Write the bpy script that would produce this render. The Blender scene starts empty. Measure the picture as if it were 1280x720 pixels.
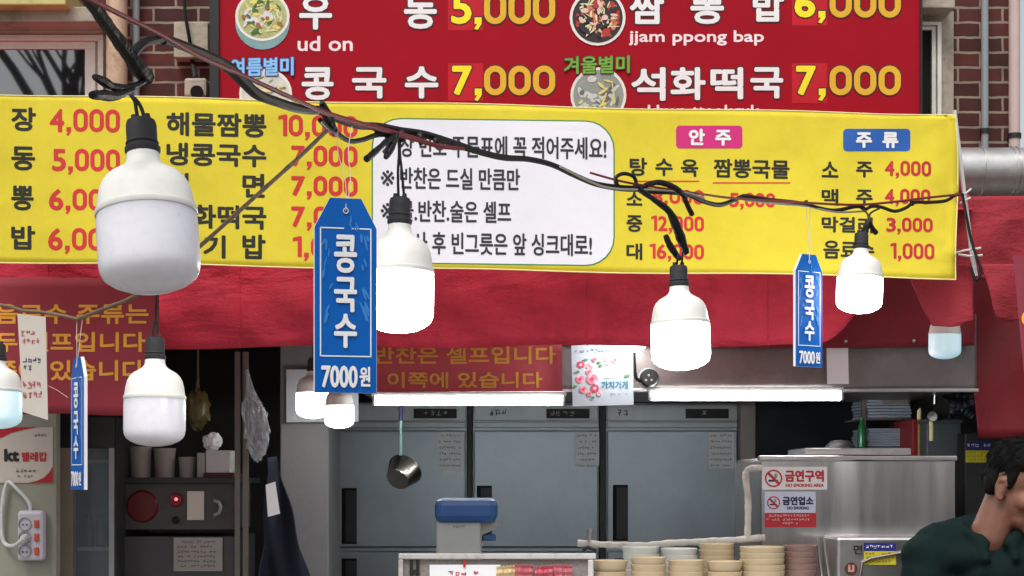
import bpy, bmesh, math, random
from mathutils import Vector, Matrix
R = math.radians
random.seed(7)
sc = bpy.context.scene
COL = sc.collection
sc.unit_settings.system = 'METRIC'

# ---------------------------------------------------------------- camera, sky, sun, exposure
F = 2000.0          # focal length in photo pixels (1280 px wide)
CZ = 1.6            # eye height
HY = 600.0          # horizon row in the photo
cam = bpy.data.cameras.new('camera')
cam.sensor_width = 36.0
cam.lens = F / 1280 * 36
cam.shift_y = (HY - 360) / 1280
cam.clip_end = 500
cam_o = bpy.data.objects.new('camera', cam)
COL.objects.link(cam_o)
cam_o.location = (0, 0, CZ)
cam_o.rotation_euler = (R(90), 0, 0)
sc.camera = cam_o

SUN_EL, SUN_AZ = R(58), R(200)      # high, behind the viewer
world = bpy.data.worlds.new('World')
sc.world = world
world.use_nodes = True
nt = world.node_tree
bg = nt.nodes['Background']
sky = nt.nodes.new('ShaderNodeTexSky')
sky.sky_type = 'NISHITA'
sky.sun_disc = False
sky.sun_elevation = SUN_EL
sky.sun_rotation = SUN_AZ
sky.dust_density = 4.0
hs = nt.nodes.new('ShaderNodeHueSaturation')
hs.inputs['Saturation'].default_value = 0.3
nt.links.new(sky.outputs[0], hs.inputs['Color'])
nt.links.new(hs.outputs[0], bg.inputs[0])
bg.inputs[1].default_value = 0.11
sun = bpy.data.lights.new('sun', 'SUN')
sun.energy = 1.1
sun.angle = R(25)
sun.color = (1, .96, .9)
sun_o = bpy.data.objects.new('sun', sun)
COL.objects.link(sun_o)
d = Vector((math.sin(SUN_AZ) * math.cos(SUN_EL), math.cos(SUN_AZ) * math.cos(SUN_EL), math.sin(SUN_EL)))
sun_o.rotation_euler = d.to_track_quat('Z', 'Y').to_euler()
sun_o.location = (0, -4, 8)
sc.view_settings.view_transform = 'Standard'
sc.view_settings.look = 'None'
sc.view_settings.gamma = 1
sc.view_settings.use_curve_mapping = False
sc.view_settings.exposure = 0.6
sc.cycles.use_denoising = True
sc.cycles.max_bounces = 8
sc.cycles.sample_clamp_indirect = 6

# ---------------------------------------------------------------- helpers: pixels to world
def P(px, py, Y):
    return Vector(((px - 640) / F * Y, Y, CZ - (py - HY) / F * Y))

def S(r, g, b):
    f = lambda c: (c / 255 / 12.92) if c / 255 <= .04045 else ((c / 255 + .055) / 1.055) ** 2.4
    return (f(r), f(g), f(b))

class Front:            # an upright plane facing the street; depth may change along x
    def __init__(s, Y0, Y1=None, x0=0, x1=1280, disp=None):
        Y1 = Y1 or Y0
        s.b = (1 / Y1 - 1 / Y0) / (x1 - x0)
        s.a = 1 / Y0 - s.b * x0
        s.disp = disp
    def Y(s, px): return 1 / (s.a + s.b * px)
    def at(s, px, py, off=0):
        return P(px, py, s.Y(px) + (s.disp(px, py) if s.disp else 0) - off)

class Local:            # a face in an object's own coordinates, u/v in photo-sized units
    def __init__(s, cx, cy, k, y0=0): s.cx, s.cy, s.k, s.y0 = cx, cy, k, y0
    def at(s, px, py, off=0): return Vector(((px - s.cx) * s.k, s.y0 - off, (s.cy - py) * s.k))

# ---------------------------------------------------------------- helpers: materials
MATS = {}
def mat(name, col, rough=.6, metal=0., var=.12, scale=6., bump=0., bscale=80., dirt=None, damt=.5, dscale=3., emit=0., alpha=1., spec=.5, trans=0., stretch=None, rvar=.1, ior=None, aniso=0., wrinkle=0.):
    if name in MATS: return MATS[name]
    m = bpy.data.materials.new(name)
    m.use_nodes = True
    t = m.node_tree; N = t.nodes; L = t.links
    b = N['Principled BSDF']
    b.inputs['Roughness'].default_value = rough
    b.inputs['Metallic'].default_value = metal
    b.inputs['Specular IOR Level'].default_value = spec
    b.inputs['Transmission Weight'].default_value = trans
    b.inputs['Alpha'].default_value = alpha
    tc = N.new('ShaderNodeTexCoord')
    src = tc.outputs['Object']
    if stretch:
        mp = N.new('ShaderNodeMapping'); mp.inputs['Scale'].default_value = stretch
        L.new(src, mp.inputs[0]); src = mp.outputs[0]
    nz = N.new('ShaderNodeTexNoise'); nz.inputs['Scale'].default_value = scale; nz.inputs['Detail'].default_value = 6
    nz.inputs['Roughness'].default_value = .65
    L.new(src, nz.inputs['Vector'])
    mx = N.new('ShaderNodeMix'); mx.data_type = 'RGBA'
    mx.inputs[6].default_value = (*[c * (1 - var) for c in col], 1)
    mx.inputs[7].default_value = (*[min(1, c * (1 + var)) for c in col], 1)
    rp = N.new('ShaderNodeMapRange'); rp.inputs[1].default_value = .3; rp.inputs[2].default_value = .7
    L.new(nz.outputs['Fac'], rp.inputs[0]); L.new(rp.outputs[0], mx.inputs[0])
    out = mx.outputs[2]
    if dirt:
        n2 = N.new('ShaderNodeTexNoise'); n2.inputs['Scale'].default_value = dscale; n2.inputs['Detail'].default_value = 8
        n2.inputs['Roughness'].default_value = .75
        L.new(src, n2.inputs['Vector'])
        r2 = N.new('ShaderNodeMapRange'); r2.inputs[1].default_value = .5; r2.inputs[2].default_value = .75; r2.inputs[4].default_value = damt
        L.new(n2.outputs['Fac'], r2.inputs[0])
        m2 = N.new('ShaderNodeMix'); m2.data_type = 'RGBA'; m2.inputs[7].default_value = (*dirt, 1)
        L.new(r2.outputs[0], m2.inputs[0]); L.new(out, m2.inputs[6]); out = m2.outputs[2]
    L.new(out, b.inputs['Base Color'])
    rr = N.new('ShaderNodeMapRange'); rr.inputs[3].default_value = max(.02, rough - rvar); rr.inputs[4].default_value = min(1, rough + rvar)
    if ior: b.inputs['IOR'].default_value = ior
    if aniso:
        b.inputs['Anisotropic'].default_value = aniso
        tg = N.new('ShaderNodeTangent'); tg.direction_type = 'RADIAL'; tg.axis = 'Z'; L.new(tg.outputs[0], b.inputs['Tangent'])
    L.new(nz.outputs['Fac'], rr.inputs[0]); L.new(rr.outputs[0], b.inputs['Roughness'])
    if bump:
        n3 = N.new('ShaderNodeTexNoise'); n3.inputs['Scale'].default_value = bscale; n3.inputs['Detail'].default_value = 4
        L.new(src, n3.inputs['Vector'])
        bp = N.new('ShaderNodeBump'); bp.inputs['Strength'].default_value = bump; bp.inputs['Distance'].default_value = .01
        L.new(n3.outputs['Fac'], bp.inputs['Height']); L.new(bp.outputs[0], b.inputs['Normal'])
    if wrinkle:
        n4 = N.new('ShaderNodeTexNoise'); n4.inputs['Scale'].default_value = 4.5; n4.inputs['Detail'].default_value = 2; n4.inputs['Roughness'].default_value = .4; n4.inputs['Distortion'].default_value = .3
        mp4 = N.new('ShaderNodeMapping'); mp4.inputs['Scale'].default_value = (.55, 1, 1.7) if wrinkle > .3 else (.8, 1, 1.2); mp4.inputs['Rotation'].default_value = (0, .3, 0)
        if wrinkle > .3: n4.inputs['Detail'].default_value = 4; n4.inputs['Roughness'].default_value = .5; n4.inputs['Distortion'].default_value = .7
        L.new(tc.outputs['Object'], mp4.inputs[0]); L.new(mp4.outputs[0], n4.inputs['Vector'])
        b4 = N.new('ShaderNodeBump'); b4.inputs['Strength'].default_value = wrinkle; b4.inputs['Distance'].default_value = .06
        L.new(n4.outputs['Fac'], b4.inputs['Height'])
        if bump: L.new(bp.outputs[0], b4.inputs['Normal'])
        L.new(b4.outputs[0], b.inputs['Normal'])
    if emit:
        b.inputs['Emission Color'].default_value = (*col, 1)
        b.inputs['Emission Strength'].default_value = emit
    MATS[name] = m
    return m

def brick_mat():
    m = bpy.data.materials.new('brick'); m.use_nodes = True
    t = m.node_tree; N = t.nodes; L = t.links; b = N['Principled BSDF']
    tc = N.new('ShaderNodeTexCoord'); sp = N.new('ShaderNodeSeparateXYZ'); cb = N.new('ShaderNodeCombineXYZ')
    ad = N.new('ShaderNodeMath'); ad.operation = 'ADD'
    L.new(tc.outputs['Object'], sp.inputs[0])
    L.new(sp.outputs[0], ad.inputs[0]); L.new(sp.outputs[1], ad.inputs[1])
    L.new(ad.outputs[0], cb.inputs[0]); L.new(sp.outputs[2], cb.inputs[1])
    nz0 = N.new('ShaderNodeTexNoise'); nz0.inputs['Scale'].default_value = 25
    L.new(cb.outputs[0], nz0.inputs['Vector'])
    vm = N.new('ShaderNodeVectorMath'); vm.operation = 'MULTIPLY_ADD'
    vm.inputs[1].default_value = (.006, .006, 0)
    L.new(nz0.outputs['Color'], vm.inputs[0]); L.new(cb.outputs[0], vm.inputs[2])
    br = N.new('ShaderNodeTexBrick')
    br.inputs['Scale'].default_value = 1
    br.inputs['Brick Width'].default_value = .148; br.inputs['Row Height'].default_value = .0495
    br.inputs['Mortar Size'].default_value = .0045; br.inputs['Mortar Smooth'].default_value = .25
    br.inputs['Color1'].default_value = (*S(96, 42, 36), 1); br.inputs['Color2'].default_value = (*S(66, 30, 27), 1)
    br.inputs['Mortar'].default_value = (*S(152, 138, 122), 1)
    L.new(vm.outputs[0], br.inputs['Vector'])
    nz = N.new('ShaderNodeTexNoise'); nz.inputs['Scale'].default_value = 9; nz.inputs['Detail'].default_value = 8
    L.new(cb.outputs[0], nz.inputs['Vector'])
    mr = N.new('ShaderNodeMapRange'); mr.inputs[1].default_value = .3; mr.inputs[2].default_value = .7; mr.inputs[3].default_value = .6; mr.inputs[4].default_value = 1.15
    L.new(nz.outputs['Fac'], mr.inputs[0])
    mu = N.new('ShaderNodeMix'); mu.data_type = 'RGBA'; mu.blend_type = 'MULTIPLY'; mu.inputs[0].default_value = 1
    L.new(br.outputs['Color'], mu.inputs[6]); L.new(mr.outputs[0], mu.inputs[7])
    L.new(mu.outputs[2], b.inputs['Base Color'])
    bp = N.new('ShaderNodeBump'); bp.invert = True; bp.inputs['Strength'].default_value = .6; bp.inputs['Distance'].default_value = .008
    L.new(br.outputs['Fac'], bp.inputs['Height']); L.new(bp.outputs[0], b.inputs['Normal'])
    b.inputs['Roughness'].default_value = .85
    return m

# ---------------------------------------------------------------- helpers: meshes and objects
class MB:
    def __init__(s): s.v, s.f, s.m, s.mats, s.cur = [], [], [], [], 0
    def use(s, m):
        if m not in s.mats: s.mats.append(m)
        s.cur = s.mats.index(m); return s
    def add(s, vs, fs):
        n = len(s.v)
        s.v += [Vector(v) for v in vs]
        for f in fs: s.f.append(tuple(i + n for i in f)); s.m.append(s.cur)
        return s
    def box(s, lo, hi, mtx=None):
        x0, y0, z0 = lo; x1, y1, z1 = hi
        vs = [(x0, y0, z0), (x1, y0, z0), (x1, y1, z0), (x0, y1, z0), (x0, y0, z1), (x1, y0, z1), (x1, y1, z1), (x0, y1, z1)]
        if mtx: vs = [mtx @ Vector(v) for v in vs]
        return s.add(vs, [(3, 2, 1, 0), (4, 5, 6, 7), (0, 1, 5, 4), (1, 2, 6, 5), (2, 3, 7, 6), (3, 0, 4, 7)])
    def pbox(s, x0, y0, x1, y1, Y, d):      # front face seen at these pixels, d metres deep
        a = P(x0, y1, Y); b = P(x1, y0, Y)
        return s.box((a.x, Y, a.z), (b.x, Y + d, b.z))
    def tube(s, pts, r, n=8, cap=True):
        pts = [Vector(p) for p in pts]
        rs = r if isinstance(r, (list, tuple)) else [r] * len(pts)
        vs, fs = [], []
        t0 = (pts[1] - pts[0]).normalized()
        up = Vector((0, 0, 1)) if abs(t0.z) < .9 else Vector((1, 0, 0))
        nrm = t0.cross(up).normalized()
        for i, p in enumerate(pts):
            t = (pts[min(i + 1, len(pts) - 1)] - pts[max(i - 1, 0)])
            t = t.normalized() if t.length > 1e-9 else t0
            nrm = (nrm - t * nrm.dot(t)).normalized()
            bn = t.cross(nrm)
            for k in range(n):
                a = 2 * math.pi * k / n
                vs.append(p + (nrm * math.cos(a) + bn * math.sin(a)) * rs[i])
        for i in range(len(pts) - 1):
            for k in range(n):
                a, b = i * n + k, i * n + (k + 1) % n
                fs.append((a, b, b + n, a + n))
        if cap:
            fs.append(tuple(range(n - 1, -1, -1))); fs.append(tuple(range((len(pts) - 1) * n, len(pts) * n)))
        return s.add(vs, fs)
    def lathe(s, prof, c=(0, 0, 0), n=32, mtx=None):    # prof: (r, z) list
        vs, fs = [], []
        c = Vector(c)
        for r, z in prof:
            for k in range(n):
                a = 2 * math.pi * k / n
                v = Vector((r * math.cos(a), r * math.sin(a), z))
                if mtx: v = mtx @ v
                vs.append(c + v)
        for i in range(len(prof) - 1):
            for k in range(n):
                a, b = i * n + k, i * n + (k + 1) % n
                fs.append((a, b, b + n, a + n) if prof[i][1] <= prof[i + 1][1] else (b, a, a + n, b + n))
        return s.add(vs, fs)
    def ell(s, c, r, mtx=None, n=16, m=10):
        vs, fs = [], []
        for i in range(m + 1):
            th = math.pi * i / m
            for k in range(n):
                a = 2 * math.pi * k / n
                v = Vector((r[0] * math.sin(th) * math.cos(a), r[1] * math.sin(th) * math.sin(a), r[2] * math.cos(th)))
                if mtx: v = mtx @ v
                vs.append(Vector(c) + v)
        for i in range(m):
            for k in range(n):
                a, b = i * n + k, i * n + (k + 1) % n
                fs.append((a, a + n, b + n, b))
        return s.add(vs, fs)
    def caps(s, a, b, r0, r1, n=14):        # tapered limb with round ends
        a, b = Vector(a), Vector(b)
        dr = (b - a).normalized()
        pts, rs = [], []
        for i in range(5):
            t = math.pi / 2 * (1 - i / 4); pts.append(a - dr * r0 * math.sin(t)); rs.append(max(1e-4, r0 * math.cos(t)))
        for i in range(5):
            t = math.pi / 2 * i / 4; pts.append(b + dr * r1 * math.sin(t)); rs.append(max(1e-4, r1 * math.cos(t)))
        return s.tube(pts, rs, n)
    def flat(s, surf, poly, off=0):         # one flat sheet, outline in pixels (convex)
        vs = [surf.at(x, y, off) for x, y in poly]
        return s.add(vs, [tuple(range(len(vs) - 1, -1, -1))])
    def disc(s, surf, cx, cy, rx, ry=None, off=0, n=28):
        ry = ry or rx
        return s.flat(surf, [(cx + rx * math.cos(2 * math.pi * k / n), cy + ry * math.sin(2 * math.pi * k / n)) for k in range(n)], off)
    def rect(s, surf, x0, y0, x1, y1, off=0): return s.flat(surf, [(x0, y0), (x1, y0), (x1, y1), (x0, y1)], off)
    def grid(s, surf, tl, tr, br, bl, nx, ny, off=0, warp=None):
        vs, fs = [], []
        for j in range(ny + 1):
            v = j / ny
            for i in range(nx + 1):
                u = i / nx
                x = (tl[0] * (1 - u) + tr[0] * u) * (1 - v) + (bl[0] * (1 - u) + br[0] * u) * v
                y = (tl[1] * (1 - u) + tr[1] * u) * (1 - v) + (bl[1] * (1 - u) + br[1] * u) * v
                if warp: x, y = warp(u, v, x, y)
                vs.append(surf.at(x, y, off))
        for j in range(ny):
            for i in range(nx):
                a = j * (nx + 1) + i
                fs.append((a, a + nx + 1, a + nx + 2, a + 1))
        return s.add(vs, fs)
    def build(s, name, m=None, parent=None, local=False, smooth=False, bevel=0, solid=0, **props):
        me = bpy.data.meshes.new(name)
        o = bpy.data.objects.new(name, me)
        COL.objects.link(o)
        org = Vector((0, 0, 0))
        if parent is not None:
            o.parent = parent
            if not local:
                q = parent
                while q is not None: org = org + q.location; q = q.parent
        elif not local:
            xs = [v.x for v in s.v]; ys = [v.y for v in s.v]; zs = [v.z for v in s.v]
            org = Vector(((min(xs) + max(xs)) / 2, (min(ys) + max(ys)) / 2, min(zs)))
            o.location = org
        me.from_pydata([v - org for v in s.v], [], s.f)
        for x in ([m] if m else s.mats): me.materials.append(x)
        if not m and len(s.mats) > 1: me.polygons.foreach_set('material_index', s.m)
        if smooth:
            me.polygons.foreach_set('use_smooth', [True] * len(me.polygons))
            if smooth != 'all':
                me.set_sharp_from_angle(angle=R(smooth if smooth is not True else 40))
        me.update()
        if bevel:
            b = o.modifiers.new('bevel', 'BEVEL'); b.width = bevel; b.segments = 2; b.limit_method = 'ANGLE'
        if solid:
            b = o.modifiers.new('solid', 'SOLIDIFY'); b.thickness = solid; b.offset = 0
        for k, v in props.items(): o[k] = v
        return o

def thing(name, label, cat, loc, group=None, rot=(0, 0, 0)):
    o = bpy.data.objects.new(name, None)
    COL.objects.link(o)
    o.empty_display_size = .05
    o.location = loc; o.rotation_euler = rot
    o['label'] = label; o['category'] = cat
    if group: o['group'] = group
    return o
def tag(o, label, cat, group=None):
    o['label'] = label; o['category'] = cat
    if group: o['group'] = group
    if cat in ('pillar', 'column', 'wall', 'label', 'shelf'): o['kind'] = 'thing'
    return o

# lettering: glyph outlines filled, fitted to a box, thickened by stacked copies
_GL = {}
def glyphs(s):
    if s not in _GL:
        cu = bpy.data.curves.new('t', 'FONT'); cu.body = s; cu.resolution_u = 3
        o = bpy.data.objects.new('t', cu)
        me = bpy.data.meshes.new_from_object(o)
        _GL[s] = ([(v.co.x, v.co.y) for v in me.vertices], [tuple(p.vertices) for p in me.polygons])
        bpy.data.objects.remove(o); bpy.data.curves.remove(cu); bpy.data.meshes.remove(me)
    return _GL[s]
def put_text(mb, surf, s, x0, y0, x1, y1, bold=1., off=.003, slope=0., n=8, step=.00003):
    vs, fs = glyphs(s)
    ax, bx = min(v[0] for v in vs), max(v[0] for v in vs)
    ay, by = min(v[1] for v in vs), max(v[1] for v in vs)
    X0, X1, Y0, Y1 = x0 + bold, x1 - bold, y0 + bold, y1 - bold
    cx = (x0 + x1) / 2
    pts = [(X0 + (v[0] - ax) / (bx - ax) * (X1 - X0), Y1 - (v[1] - ay) / (by - ay) * (Y1 - Y0)) for v in vs]
    dirs = [(0, 0)] + ([(bold * math.cos(2 * math.pi * k / n), bold * math.sin(2 * math.pi * k / n)) for k in range(n)] if bold else [])
    for i, (dx, dy) in enumerate(dirs):
        mb.add([surf.at(x + dx, y + dy + slope * (x - cx), off + i * step) for x, y in pts], fs)
def text(surf, s, box, m, parent, bold=1., off=.003, slope=0., local=False, outline=None, n=8, name='lettering', **k):
    mb = MB()
    if outline:
        om, ob = outline
        mb.use(om); b = box
        put_text(mb, surf, s, b[0] - ob, b[1] - ob, b[2] + ob, b[3] + ob, bold + ob, off - .0006, slope, 10)
    mb.use(m)
    put_text(mb, surf, s, *box, bold, off, slope, n, **k)
    return mb.build(name, None, parent, local)
def price_shape(mb, surf, s, x0, y0, x1, y1, stroke, off, slope=0., grow=0., step=.00003):
    """condensed rounded figures laid out one by one: y1 is the base line, commas drop below it"""
    adv = {'1': .62, ',': .42}
    tot = sum(adv.get(c, 1) for c in s) + .1 * (len(s) - 1)
    u = (x1 - x0) / tot; x = x0; h = y1 - y0; cx = (x0 + x1) / 2
    at = lambda X, Y, o: surf.at(X, Y + slope * (X - cx), o)
    for c in s:
        w_ = adv.get(c, 1) * u; a, b = x - grow, x + w_ + grow
        if c == '0':
            n = 7; rr = min((b - a) / 2, h * .45)
            o_ = rounded(a, y0 - grow, b, y1 + grow, rr, n); t = stroke + grow * 2
            i_ = rounded(a + t, y0 - grow + t, b - t, y1 + grow - t, max(.3, rr - t), n); k = len(o_)
            mb.add([at(X, Y, off) for X, Y in o_ + i_], [(i + k, (i + 1) % k + k, (i + 1) % k, i) for i in range(k)])
        elif c == '1':
            t = stroke + grow * 2; mb.add([at(X, Y, off) for X, Y in ((b - t, y0 - grow), (b, y0 - grow), (b, y1 + grow), (b - t, y1 + grow))], [(3, 2, 1, 0)])
            mb.add([at(X, Y, off + step) for X, Y in ((b - t * .6, y0 - grow), (b - t * .5, y0 + t * .95 + grow), (a, y0 + t * 1.25 + grow), (a, y0 + t * .35))], [(3, 2, 1, 0)])
        elif c == ',':
            m = (a + b) / 2; t = stroke * .58 + grow
            mb.add([at(X, Y, off) for X, Y in ((m - t, y1 - stroke * 1.1 - grow), (m + t, y1 - stroke * 1.1 - grow), (m + t, y1 + grow * .5), (m - t * .1, y1 + stroke * .95 + grow), (m - t * 1.1, y1 + stroke * .8 + grow), (m - t * .3, y1 + grow * .5), (m - t, y1))], [(6, 5, 4, 3, 2, 1, 0)])
        else:
            put_text(mb, surf, c, a, y0 - grow, b, y1 + grow, max(.3, (stroke - h * .115) / 2) + grow, off, slope, 10, step)
        x += w_ + .1 * u
def price(surf, s, box, m, parent, stroke, off=.0014, slope=0., outline=None):
    mb = MB(); x0, y0, x1, y1 = box
    if outline: mb.use(outline[0]); price_shape(mb, surf, s, x0, y0, x1, y1, stroke, off - .0006, slope, outline[1])
    mb.use(m); price_shape(mb, surf, s, x0, y0, x1, y1, stroke, off, slope)
    return mb.build('lettering', None, parent)
def scribble(mb, surf, x0, y0, x1, y1, off=.002, w=None, rnd=random):   # print too small to read: strokes of a row of glyphs
    h = y1 - y0; w = w or h * .85; x = x0
    t = h * .13
    while x + w <= x1 + .01:
        if rnd.random() < .84:
            for _ in range(2):
                yy = y0 + rnd.random() * (h - t); mb.rect(surf, x + rnd.random() * w * .2, yy, x + w * (.6 + rnd.random() * .25), yy + t, off)
            for _ in range(2):
                xx = x + rnd.random() * w * .75; ya = y0 + rnd.random() * h * .4
                mb.rect(surf, xx, ya, xx + t, ya + h * (.35 + .25 * rnd.random()), off + .0003)
        x += w
def rounded(x0, y0, x1, y1, r, n=6):
    out = []
    for cx, cy, a0 in ((x0 + r, y0 + r, 180), (x1 - r, y0 + r, 270), (x1 - r, y1 - r, 0), (x0 + r, y1 - r, 90)):
        for k in range(n + 1):
            a = R(a0 + 90 * k / n); out.append((cx + r * math.cos(a), cy + r * math.sin(a)))
    return out
def spline(pts, k=6):       # Catmull-Rom through points
    pts = [Vector(p) for p in pts]
    out = []
    for i in range(len(pts) - 1):
        p0, p1, p2, p3 = pts[max(i - 1, 0)], pts[i], pts[i + 1], pts[min(i + 2, len(pts) - 1)]
        for j in range(k):
            t = j / k
            out.append(.5 * ((2 * p1) + (p2 - p0) * t + (2 * p0 - 5 * p1 + 4 * p2 - p3) * t * t + (3 * p1 - p0 - 3 * p2 + p3) * t ** 3))
    out.append(pts[-1])
    return out

# ---------------------------------------------------------------- materials
BRICK = brick_mat()
CONC = mat('weathered_concrete', S(172, 162, 146), .85, dirt=S(78, 68, 58), damt=.8, dscale=5, bump=.4, bscale=40)
STONE = mat('beige_stone', S(222, 214, 200), .8, dirt=S(110, 92, 78), damt=.6, dscale=8, bump=.2)
FRAME = mat('beige_window_frame', S(236, 233, 224), .6, dirt=S(120, 108, 92), damt=.5)
GLASSW = mat('window_glass', S(30, 34, 36), .02, var=.05, rvar=0, ior=2.6)
DARK = mat('dark_void', S(14, 13, 13), .9)
PIPEB = mat('pinkish_pipe', S(200, 172, 146), .75, dirt=S(112, 78, 58), damt=.9, dscale=16, var=.2, bump=.15)
PIPEG = mat('grey_pipe', S(140, 145, 150), .5, dirt=S(90, 86, 80))
PIPEP = mat('pale_pink_pipe', S(196, 172, 168), .6, dirt=S(140, 110, 102), damt=.5)
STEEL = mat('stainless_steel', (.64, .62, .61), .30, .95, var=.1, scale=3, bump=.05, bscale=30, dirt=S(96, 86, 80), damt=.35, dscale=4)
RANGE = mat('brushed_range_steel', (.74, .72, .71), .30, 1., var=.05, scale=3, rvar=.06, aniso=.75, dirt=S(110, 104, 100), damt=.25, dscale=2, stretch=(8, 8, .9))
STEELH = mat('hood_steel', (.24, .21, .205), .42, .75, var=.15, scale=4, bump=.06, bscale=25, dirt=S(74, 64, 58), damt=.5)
STEELD = mat('duct_steel', (.5, .5, .49), .4, .8, var=.15, scale=5, dirt=S(92, 84, 74), damt=.5, bump=.05)
FRIDGE = mat('fridge_steel', (.30, .345, .385), .42, .6, var=.12, scale=2.2, bump=.05, bscale=4, wrinkle=.06, dirt=S(120, 132, 142), damt=.35, dscale=2.5)
FRIDGE2 = mat('fridge_panel', (.44, .47, .49), .45, .4, var=.1)
RUBBER = mat('black_rubber', S(40, 40, 44), .7, bump=.15, bscale=120)
CABLE = mat('black_cable', S(13, 12, 12), .5, spec=.35, dirt=S(60, 54, 46), damt=.3, dscale=25)
TAPE = mat('black_tape', S(12, 12, 12), .45, spec=.35, bump=.5, bscale=60)
REDW = mat('red_wire', S(120, 22, 30), .45, var=.2, scale=20)
GREYW = mat('grey_wire', S(150, 142, 130), .6)
ROPE = mat('brown_rope', S(112, 94, 74), .85, var=.3, scale=60, bump=.4, bscale=200)
THREAD = mat('white_thread', S(215, 210, 205), .7)
HOUSE = mat('bulb_housing', S(234, 234, 228), .38, var=.03, dirt=S(196, 192, 182), damt=.35, dscale=30)
DIFF = mat('bulb_diffuser', S(232, 232, 240), .3, var=.03, scale=90, spec=.4)
_b = DIFF.node_tree.nodes['Principled BSDF']; _b.inputs['Subsurface Weight'].default_value = .7; _b.inputs['Subsurface Radius'].default_value = (1, 1, 1); _b.inputs['Subsurface Scale'].default_value = .05
def glow(name, col, st):
    m = bpy.data.materials.new(name); m.use_nodes = True
    b = m.node_tree.nodes['Principled BSDF']
    b.inputs['Base Color'].default_value = (.9, .9, .9, 1); b.inputs['Roughness'].default_value = .3
    b.inputs['Emission Color'].default_value = (*col, 1); b.inputs['Emission Strength'].default_value = st
    return m
LIT = glow('bulb_diffuser_lit', (1, .98, .95), 24)
LITIN = glow('bulb_diffuser_lit_inside', (1, .97, .92), 5.5)
DIM = glow('bulb_diffuser_dim', (.35, .8, .95), .3)
TUBE = glow('fluorescent_tube', (.95, 1, .98), 27)
TUBEH = mat('white_enamel', S(205, 210, 208), .4, var=.04)
YELLOW = mat('yellow_banner_cloth', S(222, 203, 60), .75, var=.07, scale=5, spec=.2, wrinkle=.16, dirt=S(196, 172, 52), damt=.35, dscale=7, bump=.12, bscale=350)
HEM = mat('white_hem', S(240, 228, 170), .8)
WPAN = mat('white_print', S(230, 228, 236), .75, var=.04, bump=.1, bscale=350)
INK = mat('black_ink', S(34, 34, 26), .7, var=.05)
INKB = mat('soft_black_ink', S(44, 44, 50), .7, var=.05)
PRED = mat('price_red_ink', S(204, 44, 44), .7, var=.05)
PRED2 = mat('drink_price_red_ink', S(186, 34, 46), .7, var=.05)
GREENL = mat('green_ink', S(60, 130, 70), .7)
MAG = mat('magenta_ink', S(205, 36, 118), .7, var=.04)
BLUEI = mat('blue_ink', S(30, 88, 168), .7, var=.04)
WHITE = mat('white_ink', S(235, 235, 235), .6, var=.03)
REDS = mat('red_sign_face', S(158, 12, 32), .5, var=.07, scale=4, spec=.12, dirt=S(150, 20, 34), damt=.4)
REDP = mat('red_patch', S(190, 34, 46), .5, spec=.15)
DARKO = mat('dark_outline_ink', S(58, 22, 18), .6)
GOLDB = mat('bright_yellow_ink', S(252, 226, 16), .6)
GOLD = mat('gold_ink', S(226, 174, 26), .6, var=.05)
PINKW = mat('pinkish_white_ink', S(250, 222, 226), .6)
LBLUE = mat('light_blue_ink', S(130, 190, 240), .6)
NAVYO = mat('navy_outline_ink', S(22, 60, 130), .6)
LGREEN = mat('leaf_green_ink', S(118, 172, 50), .6)
DGREENO = mat('dark_green_outline_ink', S(40, 60, 20), .6)
BLK = mat('black_metal', S(28, 26, 26), .6)
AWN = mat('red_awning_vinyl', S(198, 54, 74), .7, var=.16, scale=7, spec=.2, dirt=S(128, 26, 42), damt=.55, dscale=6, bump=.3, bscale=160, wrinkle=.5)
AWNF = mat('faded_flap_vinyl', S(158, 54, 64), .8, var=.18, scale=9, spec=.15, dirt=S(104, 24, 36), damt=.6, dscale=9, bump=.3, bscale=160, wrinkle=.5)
AWNB = mat('shaded_red_tarp', S(128, 18, 32), .6, var=.15, scale=4, dirt=S(80, 12, 20), damt=.5, bump=.2, bscale=20)  # darker than the awning: the shadow it hangs in is put into the colour
MAROON = mat('maroon_banner_cloth', S(146, 42, 56), .75, var=.07, scale=5, bump=.12, bscale=300)
MGOLD = mat('orange_gold_ink', S(232, 164, 52), .7)
MGOLD2 = mat('gold_print_ink', S(206, 160, 62), .7)
TAGB = mat('tag_blue', S(2, 92, 178), .4, spec=.2, var=.06, scale=8)
TAGL = mat('tag_light_blue', S(44, 126, 206), .4)
FOAM = mat('white_foam_board', S(236, 236, 240), .6, var=.02)
PAPER = mat('white_paper', S(244, 246, 250), .8, var=.04)
PAPERO = mat('old_paper', S(200, 192, 182), .85, var=.06)
WALLG = mat('greenish_grey_board', S(150, 150, 136), .7, dirt=S(120, 116, 100), damt=.4)
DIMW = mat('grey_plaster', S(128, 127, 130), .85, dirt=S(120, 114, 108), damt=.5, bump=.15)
INTER = mat('dim_interior_paint', S(78, 75, 74), .9)
CEIL = mat('dark_ceiling', S(60, 56, 54), .9)  # plain dark ceiling colour
BLACKM = mat('black_painted_steel', S(38, 38, 40), .55, dirt=S(70, 66, 62), damt=.3)
BEIGEB = mat('beige_melamine', S(196, 178, 146), .45, var=.06, scale=12)
BROWNB = mat('brown_melamine', S(134, 108, 100), .45, var=.06, scale=12)
WHITEB = mat('white_melamine', S(206, 210, 205), .4, var=.05, scale=12)
NAVYC = mat('navy_cloth', S(20, 26, 44), .8, var=.3, scale=14, bump=.5, bscale=12)
PLAST = mat('clear_plastic_film', S(190, 196, 204), .2, alpha=.35, var=.1, bump=.8, bscale=18)
BLUELID = mat('blue_plastic', S(34, 76, 132), .4, var=.08)
GREYPL = mat('grey_plastic', S(152, 156, 152), .5, var=.06)
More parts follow.
